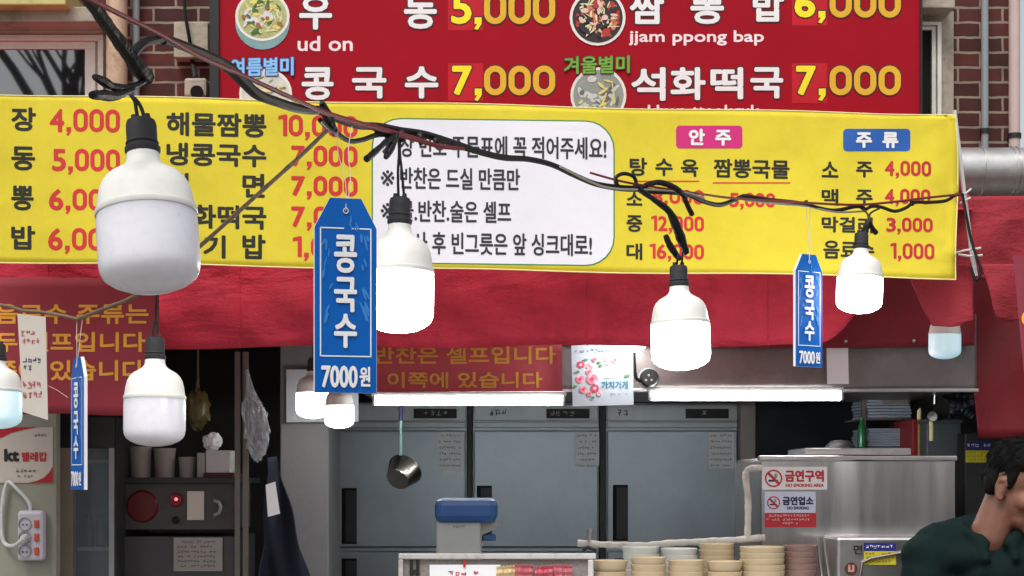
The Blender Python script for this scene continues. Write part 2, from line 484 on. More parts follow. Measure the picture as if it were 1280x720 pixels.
INSUL = mat('white_pipe_wrap', S(206, 202, 192), .8, dirt=S(120, 112, 100), damt=.6, dscale=20, bump=.4, bscale=50)
MESHG = mat('speckled_grey_panel', S(140, 134, 130), .8, var=.25, scale=120)
RUSTW = mat('rusty_white_enamel', S(200, 198, 194), .5, dirt=S(130, 86, 60), damt=.7, dscale=18)
SREDI = mat('sign_red_ink', S(190, 40, 50), .6)
NAVYI = mat('navy_ink', S(24, 28, 70), .6)
STYEL = mat('sticker_yellow', S(206, 196, 40), .6)
STBLU = mat('sticker_blue', S(24, 34, 120), .6)
ASPH = mat('paving_concrete', S(132, 128, 122), .9, dirt=S(84, 80, 76), damt=.6, bump=.5, bscale=150)

# ---------------------------------------------------------------- ground
g = MB(); g.box((-40, -40, -.2), (40, 60, 0))
o = g.build('ground', ASPH); o['kind'] = 'structure'

# bare street tree across the alley, mirrored in the upper window
tree = thing('street_tree', 'bare branched tree across the alley, mirrored in the upper window', 'tree', (-4.4, -6, 0))
def limb(mb, a, dr, ln, rad, depth, rn):
    pts = [a]; dd = dr.copy()
    for q in range(4):
        dd = (dd + Vector((rn.uniform(-.16, .16), rn.uniform(-.16, .16), rn.uniform(-.05, .12)))).normalized(); pts.append(pts[-1] + dd * ln / 4)
    mb.tube(pts, [rad, rad * .9, rad * .8, rad * .7, rad * .6], 8)
    if depth:
        for q in (2, 3, 4, 4):
            nd = (dd + Vector((rn.uniform(-.9, .9), rn.uniform(-.6, .6), rn.uniform(-.1, .6)))).normalized(); limb(mb, pts[q], nd, ln * .72, rad * .55, depth - 1, rn)
BARK = mat('tree_bark', S(62, 54, 46), .9, bump=.4)
w = MB(); w.tube([(-4.4, -6, 0), (-4.35, -6, 1.5), (-4.45, -6.05, 3)], [.2, .16, .14], 12); w.build('trunk', BARK, tree, smooth=True)
w = MB(); _rn = random.Random(11)
for _d in ((.5, 0, .7), (-.6, .1, .8), (.05, .3, 1), (.9, -.1, .45)): limb(w, Vector((-4.45, -6.05, 2.9)), Vector(_d).normalized(), 2.2, .1, 3, _rn)
w.build('crown', BARK, tree, smooth=True)

# low shop row on the other side of the alley (added to be mirrored in the steel, otherwise unseen)
sh = thing('reflection_shop_row', 'unseen low shop row across the alley, added for reflections, with shutters and doorways', 'building', (0, -7.5, 0))
w = MB(); w.box((-14, -8.5, 0), (14, -7.5, 3.3)); w.build('wall', CONC, sh)
for i, x in enumerate(range(-13, 13, 3)):
    w = MB(); w.box((x, -7.499, .05), (x + 2.1, -7.46, 2.5)); w.build('shutter' if i % 3 else 'doorway', FOAM if i % 3 == 1 else BLK if i % 3 == 0 else PIPEG, sh)

# ---------------------------------------------------------------- brick building with the open kitchen
YF = 5.3            # face of the brick wall
bld = thing('brick_building', 'old red brick building whose open ground floor holds the noodle kitchen', 'building', (0, YF, 0))
xr = P(1264, 0, YF).x
w = MB(); w.box((-3.6, YF, 2.62), (xr, YF + .25, 6.5)); w.build('wall', BRICK, bld)
w = MB(); w.box((-3.6, YF + .02, 0), (-2.45, YF + .25, 2.62)); w.build('pier', BRICK, bld)
w = MB(); w.box((xr + .45, YF + .02, 0), (xr + .75, YF + .25, 2.62)); w.build('pier', BRICK, bld)
w = MB(); w.box((-2.55, 8.35, 0), (2.35, 8.5, 2.62)); w.build('back_wall', INTER, bld)
w = MB(); w.box((-2.6, YF + .26, 0), (-2.45, 8.35, 2.62)); w.build('side_wall', INTER, bld)
w = MB(); w.box((2.3, YF + .26, 0), (2.45, 8.35, 2.62)); w.build('side_wall', INTER, bld)
w = MB(); w.box((-2.6, YF + .26, 2.625), (2.45, 8.5, 2.75)); w.build('interior_ceiling', CEIL, bld)
# window above, with stone lintel and ledge
w = MB()
w.pbox(-120, 28, 128, 40, YF - .07, .068); w.pbox(-120, 8, 120, 27, YF - .16, .16)
w.build('lintel', CONC, bld, bevel=.004)
w = MB(); w.pbox(-120, -18, 82, 6, YF - .22, .22); w.build('ledge', mat('mossy_stone', S(196, 184, 120), .85, dirt=S(110, 96, 60), damt=.7, dscale=10), bld, bevel=.004)
win = MB(); win.pbox(-120, 42, 131, 180, YF - .02, .019); win = win.build('window', STONE, bld, bevel=.002)
w = MB()
for x0, y0, x1, y1, dd in ((-120, 43, 129, 50, .05), (122, 50, 129, 180, .05), (-120, 52, 119, 61, .035), (106, 61, 119, 180, .035)):
    w.pbox(x0, y0, x1, y1, YF - dd, dd - .021)
w.build('frame', FRAME, win, bevel=.002)
w = MB(); w.pbox(-120, 61, 106, 180, YF - .026, .004); w.build('pane', GLASSW, win)
# narrow window at the sign's other end
win = MB(); win.pbox(1100, 14, 1192, 190, YF - .02, .019); win = win.build('window', CONC, bld)
w = MB()
for x0, y0, x1, y1, dd in ((1100, 27, 1177, 31, .05), (1172, 31, 1177, 190, .05), (1100, 33, 1170, 37, .04), (1165, 37, 1170, 190, .04)):
    w.pbox(x0, y0, x1, y1, YF - dd, dd - .021)
w.build('frame', FRAME, win, bevel=.001)
w = MB(); w.pbox(1100, 37, 1165, 190, YF - .025, .003); w.build('pane', DARK, win)  # dark sheet stands in for the black window opening
w = MB(); w.pbox(1100, -20, 1194, 10, YF - .12, .12); w.build('lintel', CONC, bld, bevel=.004)

# pipes on the facade
def straight_pipe(name, label, x, y0, y1, rpx, Y, m, clamps=()):
    t = thing(name, label, 'pipe', P(x, y1, Y))
    k = Y / F
    mb = MB(); mb.tube([P(x, y1, Y), P(x, y0, Y)], rpx * k, 18); mb.build('pipe', m, t, smooth=True)
    for cy in clamps:
        c = MB(); c.tube([P(x, cy + 3, Y), P(x, cy - 3, Y)], (rpx + 1.4) * k, 18)
        a = P(x, cy, Y); c.box((a.x - .005, Y, a.z - .008), (a.x + .005, YF, a.z + .008))
        c.build('clamp', BLK, t)
    return t
straight_pipe('drainpipe', 'stout pinkish beige drainpipe beside the window with the pale frame', 146, -60, 200, 13, YF - .09, PIPEB, (-30,))
straight_pipe('conduit', 'thin blue grey conduit running down the brick beside the beige drainpipe', 170, -60, 200, 4.5, YF - .04, PIPEG, (-40,))
straight_pipe('conduit', 'grey conduit clamped to the brick strip beyond the red sign', 1231, -60, 260, 4.5, YF - .04, PIPEG, (164, -30))
straight_pipe('drainpipe', 'pale pink drainpipe at the outer corner of the brick wall', 1268, -60, 260, 7, YF - .06, PIPEP, (170,))
# box, camera, duct
w = MB(); w.pbox(217, 27, 260, 72, YF - .06, .058)
tag(w.build('junction_box', CONC, bevel=.004), 'stained beige junction box on the brick beside the red sign', 'junction box')
sc_ = thing('security_camera', 'small grimy security camera under the junction box', 'camera', P(245, 96, YF))
w = MB(); w.pbox(230, 97, 258, 121, YF - .16, .12); w.build('body', CONC, sc_, bevel=.008)
w = MB(); w.tube([P(246, 115, YF - .175), P(246, 115, YF - .158)], .021, 16); w.build('lens', DARK, sc_)
w = MB(); w.tube([P(244, 98, YF - .1), P(240, 74, YF - .01)], .008, 8); w.build('bracket', BLK, sc_)
w = MB(); w.tube(spline([P(228, -30, YF - .03), P(232, 20, YF - .07), P(237, 50, YF - .07), P(240, 75, YF - .03), P(246, 96, YF - .1)]), .006, 6)
tag(w.build('cable', CABLE, smooth=True), 'thin dark cable hanging over the junction box down to the security camera', 'cable')
du = thing('exhaust_duct', 'round stainless exhaust duct lying above the red awning', 'duct', P(1240, 245, 5.05))
w = MB(); rr = 30 * 5.05 / F
w.tube([P(1130, 215, 5.05), P(1400, 215, 5.05)], rr, 32); w.build('pipe', STEELD, du, smooth=True)
for x in (1224, 1262, 1268):
    w = MB(); w.tube([P(x, 215, 5.05), P(x + 3, 215, 5.05)], rr + .004, 32); w.build('seam_band', STEELD, du, smooth=40)

# ---------------------------------------------------------------- red menu signboard
YS = 5.1
SG = Front(YS)
sign = thing('menu_signboard', 'large red signboard with white Korean dish names and yellow prices above the banner', 'sign', P(712, 170, YS + .05))
w = MB(); w.pbox(274, -75, 1150, 172, YS, .1); w.build('panel', REDS, sign)
w = MB(); w.pbox(262, -80, 273.4, 176, YS - .01, .12); w.pbox(1150.6, -80, 1153, 176, YS - .01, .12); w.pbox(262, -84, 1153, -76, YS - .012, .12)
w.build('frame', BLK, sign)
for b in ((560, -20, 604, 38), (560, 79, 604, 126), (990, -25, 1034, 32), (990, 79, 1034, 129)):
    w = MB(); w.rect(SG, *b, .0006); w.build('price_patch', REDP, sign)
O = (DARKO, 1.6)
for s, b in (('우', (374, -6, 415, 37)), ('동', (505, -8, 546, 36)), ('콩', (377, 84, 417, 125)), ('국', (440, 84, 483, 123)), ('수', (506, 83, 548, 123)),
             ('짬', (787, -10, 830, 30)), ('뽕', (863, -12, 905, 30)), ('밥', (941, -12, 980, 27)), ('석', (789, 84, 832, 126)), ('화', (838, 84, 882, 125)), ('떡', (888, 84, 929, 124)), ('국', (938, 84, 979, 123))):
    text(SG, s, b, WHITE, sign, 1.35, .0018, outline=O)
for s0, a, b, y0, y1 in (('5,', (564, 602), (605, 694), -11, 30), ('7,', (565, 602), (605, 694), 82, 119), ('6,', (993, 1032), (1037, 1126), -14, 22), ('7,', (995, 1032), (1037, 1126), 82, 119)):
    price(SG, s0, (a[0], y0, a[1] + 1, y1), GOLDB, sign, 7.5, .0018, 0, O)
    price(SG, '000', (b[0], y0, b[1], y1), GOLD, sign, 7.5, .0018, 0, O)
text(SG, 'ud on', (372, 45, 441, 64), PINKW, sign, .5, .0012)
text(SG, 'jjam ppong bap', (786, 38, 955, 57), PINKW, sign, .5, .0012)
text(SG, 'seokhwa tteokguk', (776, 131, 950, 150), PINKW, sign, .5, .0012)
text(SG, '여름별미', (288, 72, 367, 95), LBLUE, sign, .7, .0062, outline=(NAVYO, 1.0), slope=-.02)
text(SG, '겨울별미', (705, 70, 787, 92), LGREEN, sign, .5, .0062, outline=(DGREENO, 1.0), slope=-.02)
def food(cx, cy, r, bowl, base, bits, seed, squash=0):
    rnd = random.Random(seed)
    w = MB(); w.use(bowl)
    if squash: w.disc(SG, cx, cy + 3, r, r, .0020)
    w.use(mat('bowl_rim_print', S(228, 226, 216), .6)); w.disc(SG, cx, cy - squash, r, r * (1 - squash / 60), .0026)
    w.use(base); w.disc(SG, cx, cy - squash, r * .9, r * (.9 - squash / 60), .0032)
    i = 0
    for m, n, ln, wd in bits:
        w.use(m)
        for _ in range(n):
            a = rnd.random() * 6.28; q = r * .74 * math.sqrt(rnd.random()); x, y = cx + q * math.cos(a), cy - squash + q * .88 * math.sin(a)
            th = rnd.random() * 3.14; c_, s_ = math.cos(th), math.sin(th); l = ln * (.5 + rnd.random()) * r / 2; h = wd * (.5 + rnd.random()) * r / 2
            lim = r * .86
            poly = [(x + l * c_ * math.cos(t) - h * s_ * math.sin(t), y + l * s_ * math.cos(t) + h * c_ * math.sin(t)) for t in [k * 6.283 / 8 for k in range(8)]]
            if all((p - cx) ** 2 + ((q2 - cy + squash) / (1 - squash / 60)) ** 2 < lim * lim for p, q2 in poly):
                w.flat(SG, poly, .0036 + i * .00004); i += 1
    w.build('food_picture', None, sign)
C_ = lambda n, *c: mat('food_' + n, S(*c), .6, var=.15, scale=60)
food(328, 25, 34, C_('bowl_teal', 120, 160, 160), C_('broth_green', 176, 182, 120), [(C_('noodle', 226, 220, 170), 40, .5, .06), (C_('lemon', 226, 212, 110), 14, .45, .1), (C_('onion', 220, 214, 220), 8, .4, .14), (C_('brown', 150, 110, 50), 7, .2, .12), (C_('herb', 60, 110, 50), 12, .25, .12)], 1, 5)
food(747, 22, 35, C_('white', 225, 220, 225), C_('black', 40, 34, 36), [(C_('redsoup', 180, 50, 40), 26, .3, .18), (C_('orange', 214, 120, 90), 22, .25, .12), (C_('noodle', 226, 220, 170), 34, .35, .06), (C_('darkmussel', 36, 30, 40), 16, .28, .16), (C_('seafood', 226, 196, 180), 10, .2, .14)], 2)
food(332, 120, 33, C_('grey', 178, 190, 184), C_('milk', 206, 210, 200), [(C_('noodle', 226, 220, 170), 34, .5, .05), (C_('cucumber', 110, 140, 90), 12, .3, .06), (C_('egg', 230, 206, 120), 5, .2, .14)], 3, 3)
food(748, 119, 35, C_('silver', 200, 206, 202), C_('greybroth', 140, 150, 142), [(C_('ricecake', 198, 204, 196), 24, .28, .17), (C_('oyster', 96, 106, 100), 12, .26, .12), (C_('yolk', 216, 206, 120), 12, .35, .08)], 4)

# ---------------------------------------------------------------- yellow price banner
def ydisp(x, y):
    k = max(0, (x - 900) / 300)
    fold = 0
    for cx, cy in ((1194, 318), (1190, 148), (1194, 250)):
        d_ = math.hypot(x - cx, y - cy)
        if d_ < 90: fold += .008 * math.exp(-d_ / 20) * math.sin(math.atan2(y - cy, cx - x) * 7 + cy)
    return fold + .006 * math.sin(x * .013 + y * .006) + .004 * math.sin(x * .031 - y * .02 + 1) + .004 * k * math.sin(x * .05 + y * .045)
YB = Front(4.35, 4.62, 0, 1195, ydisp)
ban = thing('price_banner', 'long yellow price banner with black dish names and red prices tied along the awning', 'banner', P(560, 350, 4.5))
def ywarp(u, v, x, y):
    return x + (2.5 * math.sin(v * 5) if u > .95 else 0), y + 1.2 * math.sin(u * 21) * (1 if v in (0, 1) else 0) + (3 * (u - .93) / .07 * (v - .5) if u > .93 else 0)
w = MB(); w.grid(YB, (-80, 116), (1194, 144), (1197, 347), (-80, 326), 170, 28, 0, ywarp)
w.build('cloth', YELLOW, ban, smooth='all', solid=.0015)
w = MB()
for a, b in (((-80, 116), (1194, 144)), ((-80, 326), (1197, 347))):
    v = 0 if a[1] < 200 else 1
    pts = []
    for i in range(97):
        u = i / 96; x, y = a[0] * (1 - u) + b[0] * u, a[1] * (1 - u) + b[1] * u
        x, y = ywarp(u, v, x, y); pts.append(YB.at(x, y, .001))
    w.tube(pts, .0017, 6)
w.tube([YB.at(*ywarp(1, v, 1194 + 3 * v, 144 + 203 * v), .001) for v in [k / 12 for k in range(13)]], .0017, 6)
w.build('hem', HEM, ban, smooth=True)
SL = .021
def yt(s, x0, y0, x1, y1, m=INK, bold=1.0, **k): return text(YB, s, (x0, y0, x1, y1), m, ban, bold, k.pop('off', .0014), SL, **k)
for r in (('장', 14, 134, 45, 164), ('동', 14, 183, 44, 213), ('뽕', 14, 232, 42, 263), ('밥', 14, 282, 44, 312),
          ('해물짬뽕', 208, 141, 333, 171), ('냉콩국수', 208, 179, 333, 208), ('냉', 208, 216, 236, 244), ('면', 303, 217, 331, 247),
          ('석화떡국', 208, 256, 333, 286), ('공', 208, 293, 236, 322), ('기', 254, 294, 282, 323), ('밥', 303, 293, 332, 324)): yt(*r)
for r in (('4,000', 62, 136, 150, 169), ('5,000', 65, 186, 150, 218), ('6,000', 61, 236, 149, 267), ('6,000', 60, 285, 149, 317),
          ('10,000', 348, 144, 447, 175), ('7,000', 364, 182, 447, 212), ('7,000', 364, 220, 447, 249), ('7,000', 364, 258, 447, 288), ('1,000', 366, 296, 447, 326)):
    price(YB, r[0], (r[1], r[2], r[3], r[4] - 4), PRED, ban, 5.2, .0014, SL)
# white notice panel printed on it
w = MB()
def skew(poly): return [(x, y + .0135 * (x - 616)) for x, y in poly]
def sheet(mb, poly, off):     # big print follows the cloth: a fan of small triangles through a grid
    cx = sum(p[0] for p in poly) / len(poly); cy = sum(p[1] for p in poly) / len(poly)
    n = len(poly); K = 8; vs = [YB.at(cx, cy, off)]
    for k in range(1, K + 1):
        for x, y in poly: vs.append(YB.at(cx + (x - cx) * k / K, cy + (y - cy) * k / K, off))
    fs = [(0, 1 + (i + 1) % n, 1 + i) for i in range(n)]
    for k in range(K - 1):
        for i in range(n):
            a, b = 1 + k * n + i, 1 + k * n + (i + 1) % n
            fs.append((a, b, b + n, a + n))
    mb.add(vs, fs)
def dense(poly, step=12):
    out = []
    for i, (x, y) in enumerate(poly):
        x2, y2 = poly[(i + 1) % len(poly)]
        k = max(1, int(math.hypot(x2 - x, y2 - y) / step))
        out += [(x + (x2 - x) * j / k, y + (y2 - y) * j / k) for j in range(k)]
    return out
w.use(GREENL); sheet(w, skew(dense(rounded(464.5, 149, 768.5, 331, 36))), .0012)
w.use(WPAN); sheet(w, skew(dense(rounded(466.2, 150.6, 766.8, 329.4, 35))), .0017)
w.build('notice_panel', None, ban)
for s, x0, y0, x1, y1 in (('※ 상 번호 주문표에 꼭 적어주세요!', 476, 170, 758, 198), ('※ 반찬은 드실 만큼만', 476, 210, 650, 237), ('※ 물.반찬.술은 셀프', 476, 251, 639, 278), ('※ 식사 후 빈그릇은 앞 싱크대로!', 475, 291, 740, 319)):
    mk, s = s.split(' ', 1); x = x0 + 24
    text(YB, mk, (x0, y0 + 4 - .014 * 100, x0 + 17, y1 - 3 - .014 * 100), INKB, ban, .12, .0026, 0)
    text(YB, s, (x, y0, x1, y1), INKB, ban, .55, .0026, .014)
for m, b, s, tb in ((MAG, (845, 157, 928, 185.5), '안  주', (861, 161, 914, 182)), (BLUEI, (1054, 161, 1138, 189), '주  류', (1070, 165, 1123, 185))):
    w = MB(); sheet(w, dense(rounded(*b, 5), 6), .0016); w.build('badge', m, ban)
    text(YB, s, tb, WHITE, ban, .9, .0028, .005)
for s, x0, y0, x1, y1 in (('탕', 787, 197, 809, 220), ('수', 819, 198, 841, 220), ('육', 851, 199, 873, 221), ('짬뽕국물', 892, 199, 987, 223), ('소', 783, 240, 803, 257), ('중', 783, 269, 803, 290), ('대', 783, 304, 803, 325),
                          ('소', 1027, 202, 1048, 222), ('주', 1070, 202, 1091, 222), ('맥', 1027, 236, 1048, 257), ('주', 1070, 237, 1091, 257), ('막걸리', 1027, 271, 1091, 291), ('음료수', 1029, 301, 1093, 324)):
    yt(s, x0, y0, x1, y1, bold=.72)
for r in (('8,000', 815, 237, 880, 258), ('12,000', 814, 270, 880, 292), ('16,000', 812, 305, 880, 327), ('5,000', 912, 241, 969, 262)): price(YB, r[0], (r[1], r[2], r[3], r[4] - 3), PRED, ban, 3.7, .0014, SL)
for r in (('4,000', 1106, 201, 1164, 223), ('4,000', 1106, 236, 1163, 258), ('3,000', 1108, 272, 1166, 293), ('1,000', 1113, 304, 1168, 327)): price(YB, r[0], (r[1], r[2], r[3], r[4] - 3), PRED2, ban, 3.7, .0014, SL)
w = MB()
for x0, x1, y in ((795, 874, 226.5), (891, 988, 228.5)):
    for i in range(8):
        xa, xb = x0 + (x1 - x0) * i / 8, x0 + (x1 - x0) * (i + 1) / 8
        w.flat(YB, [(xa, y - .7), (xb, y - .7), (xb, y + .9), (xa, y + .9)], .0014)
w.build('underline', PRED, ban)

# ---------------------------------------------------------------- awning
YV = 4.74
def vdisp(x, y):
    return (.012 * math.sin(x * .011 + .4) + .008 * math.sin(x * .027 + y * .03) + .010 * math.sin(y * .055 + x * .004 + .8) * min(1, max(0, (y - 280) / 60))
            + .005 * math.sin(x * .061 - y * .08))
AV = Front(YV, None, 0, 1, vdisp)
awn = thing('awning', 'long faded red vinyl awning over the stall front, its valance hanging behind the yellow banner', 'awning', (0, YV, P(0, 435, YV).z))
def bottom(x):
    b = 434 - 2 * math.sin(x * .02) - (x - 400) * .004
    if x > 1020: b -= ((x - 1020) / 55) ** 2 * 48
    return b
w = MB()
xs = [-140 + i * (1078 + 140) / 110 for i in range(111)]
vs, fs = [], []
for j in range(15):
    v = j / 14
    for x in xs: vs.append(AV.at(x, 262 + (bottom(x) - 262) * v))
n = len(xs)
for j in range(14):
    for i in range(n - 1): a = j * n + i; fs.append((a, a + n, a + n + 1, a + 1))
w.add(vs, fs); w.build('valance', AWN, awn, smooth='all', solid=.002)
w = MB()        # sloping top sheet back to the wall
vs, fs = [], []
for j in range(9):
    v = j / 8
    for i, x in enumerate(xs + [1100, 1140, 1180, 1215]):
        p = AV.at(x, 262); q = Vector((p.x * 1.1, YF - .01, 2.64))
        r_ = p.lerp(q, v); r_.z -= .03 * math.sin(v * math.pi) * (1 + .3 * math.sin(x * .02)); vs.append(r_)
n = len(xs) + 4
for j in range(8):
    for i in range(n - 1): a = j * n + i; fs.append((a, a + 1, a + n + 1, a + n))
w.add(vs, fs); w.build('top_sheet', AWN, awn, smooth='all', solid=.002)
w = MB(); w.tube([P(-140, 264, YV + .03), P(1185, 264, YV + .03)], .014, 10); w.build('front_bar', PIPEG, awn, smooth=True)
# loose seam strip
for x_ in (60, 300, 734, 960):
    w = MB(); w.tube([AV.at(x_, y, .001) for y in range(264, 434, 6)], .0022, 6); w.build('seam', AWN, awn, smooth=True)
def flap(name, label, poly_tl, tr, br, bl, Y, seed, m=AWNF, cat='tarp', amp=.012):
    rn = random.Random(seed); a, b_, c = rn.random() * 6, rn.random() * 6, .05 + .03 * rn.random()
    s = Front(Y, None, 0, 1, lambda x, y: amp * math.sin(x * c + a + y * .012) + amp * .6 * math.sin(y * .05 + x * .05 + b_))
    w = MB(); w.grid(s, poly_tl, tr, br, bl, 24, 20, 0, lambda u, v, x, y: (x + .8 * math.sin(v * 6 + a), y + (2.5 * math.sin(u * 5 + b_) if v > .97 else 0)))
    return tag(w.build(name, m, smooth='all', solid=.002), label, cat)
flap('awning_flap', 'small torn red vinyl flap dangling under the right end of the yellow banner', (1128, 330), (1217, 330), (1217, 402), (1166, 410), 4.70, 1)
flap('awning_flap', 'ragged red vinyl flap hanging below the wrinkled tarp beside the maroon edge banner', (1226, 330), (1276, 330), (1276, 402), (1247, 399), 4.72, 2)
flap('red_tarp', 'wrinkled red tarp stretched under the exhaust duct beyond the yellow banner', (1178, 246), (1360, 244), (1360, 350), (1190, 352), 4.78, 3, amp=.012)
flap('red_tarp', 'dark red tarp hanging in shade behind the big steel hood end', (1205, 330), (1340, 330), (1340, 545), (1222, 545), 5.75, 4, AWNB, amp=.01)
flap('red_tarp', 'shaded red inner cloth along the top edge of the steel hood', (520, 330), (1218, 330), (1218, 432), (520, 434), 5.56, 5, AWNB, amp=.008)
BE = Front(4.55)
eb = thing('edge_banner', 'maroon banner with an orange mark hanging at the extreme end of the stall', 'banner', P(1310, 475, 4.55))
w = MB(); w.grid(BE, (1266, 320), (1350, 318), (1352, 478), (1281, 476), 8, 10); w.build('cloth', mat('maroon_edge_cloth', S(132, 44, 60), .75), eb, solid=.002)
w = MB(); w.disc(BE, 1283, 398, 6, 9, .004); w.build('lettering', MGOLD, eb)

# ---------------------------------------------------------------- maroon self-service banners
def mdisp(x, y): return .006 * math.sin(x * .02 + y * .01) + .003 * math.sin(y * .05)
ML = Front(4.64, None, 0, 1, mdisp)
t = thing('self_service_banner', 'large maroon banner with three orange lines hanging below the yellow one', 'banner', P(60, 518, 4.64))
w = MB(); w.grid(ML, (-140, 346), (199, 348), (199, 519), (-140, 516), 30, 14, 0, lambda u, v, x, y: (x, y + math.sin(u * 17) * v)); w.build('cloth', MAROON, t, smooth='all', solid=.0015)
for s, b in (('음료수 주류는', (-6, 380, 186, 405)), ('모두 셀프입니다', (-36, 415, 182, 440)), ('이쪽에 있습니다', (-36, 450, 181, 476))):
    text(ML, s, b, MGOLD, t, .75, .0016)
MAROONB = mat('lamplit_maroon_cloth', S(176, 74, 84), .75, var=.07, bump=.12, bscale=300)  # lighter, pinker maroon: glare of the lamps put into the cloth colour
MC = Front(5.50)
t = thing('self_service_banner', 'small maroon banner with two gold lines fixed on the steel hood', 'banner', P(580, 490, 5.5))
w = MB(); w.grid(MC, (440, 424), (702, 424), (703, 489), (440, 490), 20, 6); w.build('cloth', MAROONB, t, solid=.002)
for s, b in (('반찬은 셀프입니다', (468, 433, 695, 455)), ('이쪽에 있습니다', (484, 465, 678, 485))): text(MC, s, b, MGOLD2, t, .55, .0022)

# ---------------------------------------------------------------- hood, tubes, notices on it
YH = 5.6
hood = thing('range_hood', 'long smoky stainless steel hood spanning the kitchen front', 'hood', P(830, 490, YH))
w = MB()
a, b = P(440, 486, YH), P(1222, 405, YH)
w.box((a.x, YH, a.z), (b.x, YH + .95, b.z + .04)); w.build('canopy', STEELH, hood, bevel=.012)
w = MB(); w.pbox(438, 485.5, 1224, 490, YH - .008, .03); w.build('lip', STEEL, hood, bevel=.003)
w = MB()
for x in (980, 1057, 1142, 898): w.lathe([(.0001, .006), (.005, .005), (.007, 0)], P(x, 427 - (x - 980) * .006, YH - .05), 10, Matrix.Rotation(R(90), 3, 'X'))
w.build('rivet', STEEL, hood)
def tube_light(x0, x1, y, label):
    t = thing('fluorescent_light', label, 'light', P((x0 + x1) / 2, y, 5.5), 'fluorescent lights under the hood')
    k = 5.5 / F
    w = MB(); w.pbox(x0 - 2, y - 11, x1 + 2, y - 6, 5.49, .06); w.build('housing', TUBEH, t, bevel=.003)
    w = MB(); w.tube([P(x0 + 3, y, 5.5), P(x1 - 3, y, 5.5)], 5.6 * k, 16); w.build('tube', TUBE, t, smooth=True)
    for x in (x0, x1 - 3):
        w = MB(); w.tube([P(x, y, 5.5), P(x + 3, y, 5.5)], 6 * k, 16); w.build('end_cap', TUBEH, t, smooth=40)
tube_light(466, 706, 501, 'lit fluorescent tube under the small maroon banner')
tube_light(811, 1053, 495, 'lit fluorescent tube under the bare stretch of steel hood')
w = MB(); w.tube([P(748, 428, 5.45), P(806, 428, 5.45)], 4.5 * 5.45 / F, 12)
t = thing('fluorescent_light', 'short end of a lit tube peeking out under the valance above the flower poster', 'light', P(770, 432, 5.45), 'fluorescent lights under the hood')
w.build('tube', TUBE, t, smooth=True)
w = MB(); w.pbox(745, 414, 806, 423, 5.44, .05); w.build('housing', TUBEH, t)
# flower poster
FP = Front(5.44)
t = thing('flower_poster', 'white poster with pink roses and blue Korean lettering hung from the hood', 'poster', P(753, 508, 5.44))
w = MB(); w.grid(FP, (714, 432), (791, 429), (792, 506), (716, 508), 4, 4); w.build('sheet', mat('poster_paper', S(186, 200, 212), .6), t, solid=.002)
rn = random.Random(5)
w = MB()
PK = [mat('petal_%s' % n, S(*c), .6) for n, c in (('pink', (226, 130, 150)), ('rose', (206, 70, 96)), ('pale', (240, 196, 206)), ('deep', (176, 60, 84)))]
i = 0
for cx, cy, r, dk in ((726, 456, 5, 1), (737, 458, 4.5, 2), (736, 465, 4, 0), (725, 474, 5.5, 0), (740, 474, 7.5, 0), (729, 487, 5, 0), (743.5, 485.5, 5.5, 1), (737, 492, 4, 0), (749, 492, 3.5, 2), (743.5, 449.5, 3.5, 0), (758, 448, 4, 2), (769, 450, 4.5, 0), (760, 454, 3, 2)):
    for q in range(7):
        an = q * .9; w.use(PK[(dk + (q % 2) * 2) % 4] if q % 3 else PK[dk]); w.disc(FP, cx + r * .5 * math.cos(an), cy + r * .5 * math.sin(an), r * .5, r * .42, .003 + i * .00003, 9); i += 1
    w.use(PK[(dk + 1) % 4 if dk != 2 else 0]); w.disc(FP, cx, cy, r * .4, r * .36, .003 + i * .00003, 9); i += 1
w.use(mat('poster_leaf', S(90, 140, 90), .6))
for cx, cy in ((749, 453), (732, 450), (722, 465), (741, 497), (719, 483), (751, 457), (782, 470), (785, 469)): w.disc(FP, cx, cy, 2.6, 1.6, .003 + i * .00003, 8); i += 1
w.build('flower_print', None, t)
text(FP, '가치가게', (752, 476, 785, 486), mat('teal_ink', S(60, 130, 150), .6), t, .35, .004, slope=-.02)
w = MB(); w.use(mat('teal_ink', S(60, 130, 150), .6)); scribble(w, FP, 739, 436, 768, 441, .004); w.use(INKB); scribble(w, FP, 719, 438, 738, 441.5, .004); scribble(w, FP, 763, 491.5, 785, 494, .004); scribble(w, FP, 753, 472, 775, 474, .004)
w.build('fine_print', None, t)
w = MB(); w.grid(Front(5.58), (1033, 431), (1060, 431), (1061, 480), (1034, 480), 3, 4)
tag(w.build('paper_strip', PAPER, solid=.001), 'blank white paper strip pasted upright on the hood', 'paper')
so = thing('power_socket', 'round black power socket dangling on its cord beside the flower poster', 'socket', P(812, 484, 5.48))
mx = Matrix.Rotation(R(90), 3, 'X')
w = MB(); w.lathe([(.0001, .034), (.026, .034), (.031, .026), (.031, 0), (.0001, 0)], P(811, 473, 5.50), 24, mx); w.build('body', BLK, so, smooth=40)
w = MB(); w.lathe([(.033, .0), (.037, .004), (.033, .01)], P(811, 473, 5.50), 24, mx); w.build('rim', GREYPL, so, smooth=True)
w = MB()
for q in range(3): w.disc(Front(5.464), 811 + 4 * math.cos(q * 2.1 + .5), 473 + 4 * math.sin(q * 2.1 + .5), 1.5, None, 0, 10)
w.build('hole', GREYPL, so)
w = MB(); w.tube(spline([P(792, 432, 5.47), P(793, 455, 5.47), P(795, 472, 5.47), P(803, 477, 5.48)]), .006, 8); w.build('cord', CABLE, so, smooth=True)

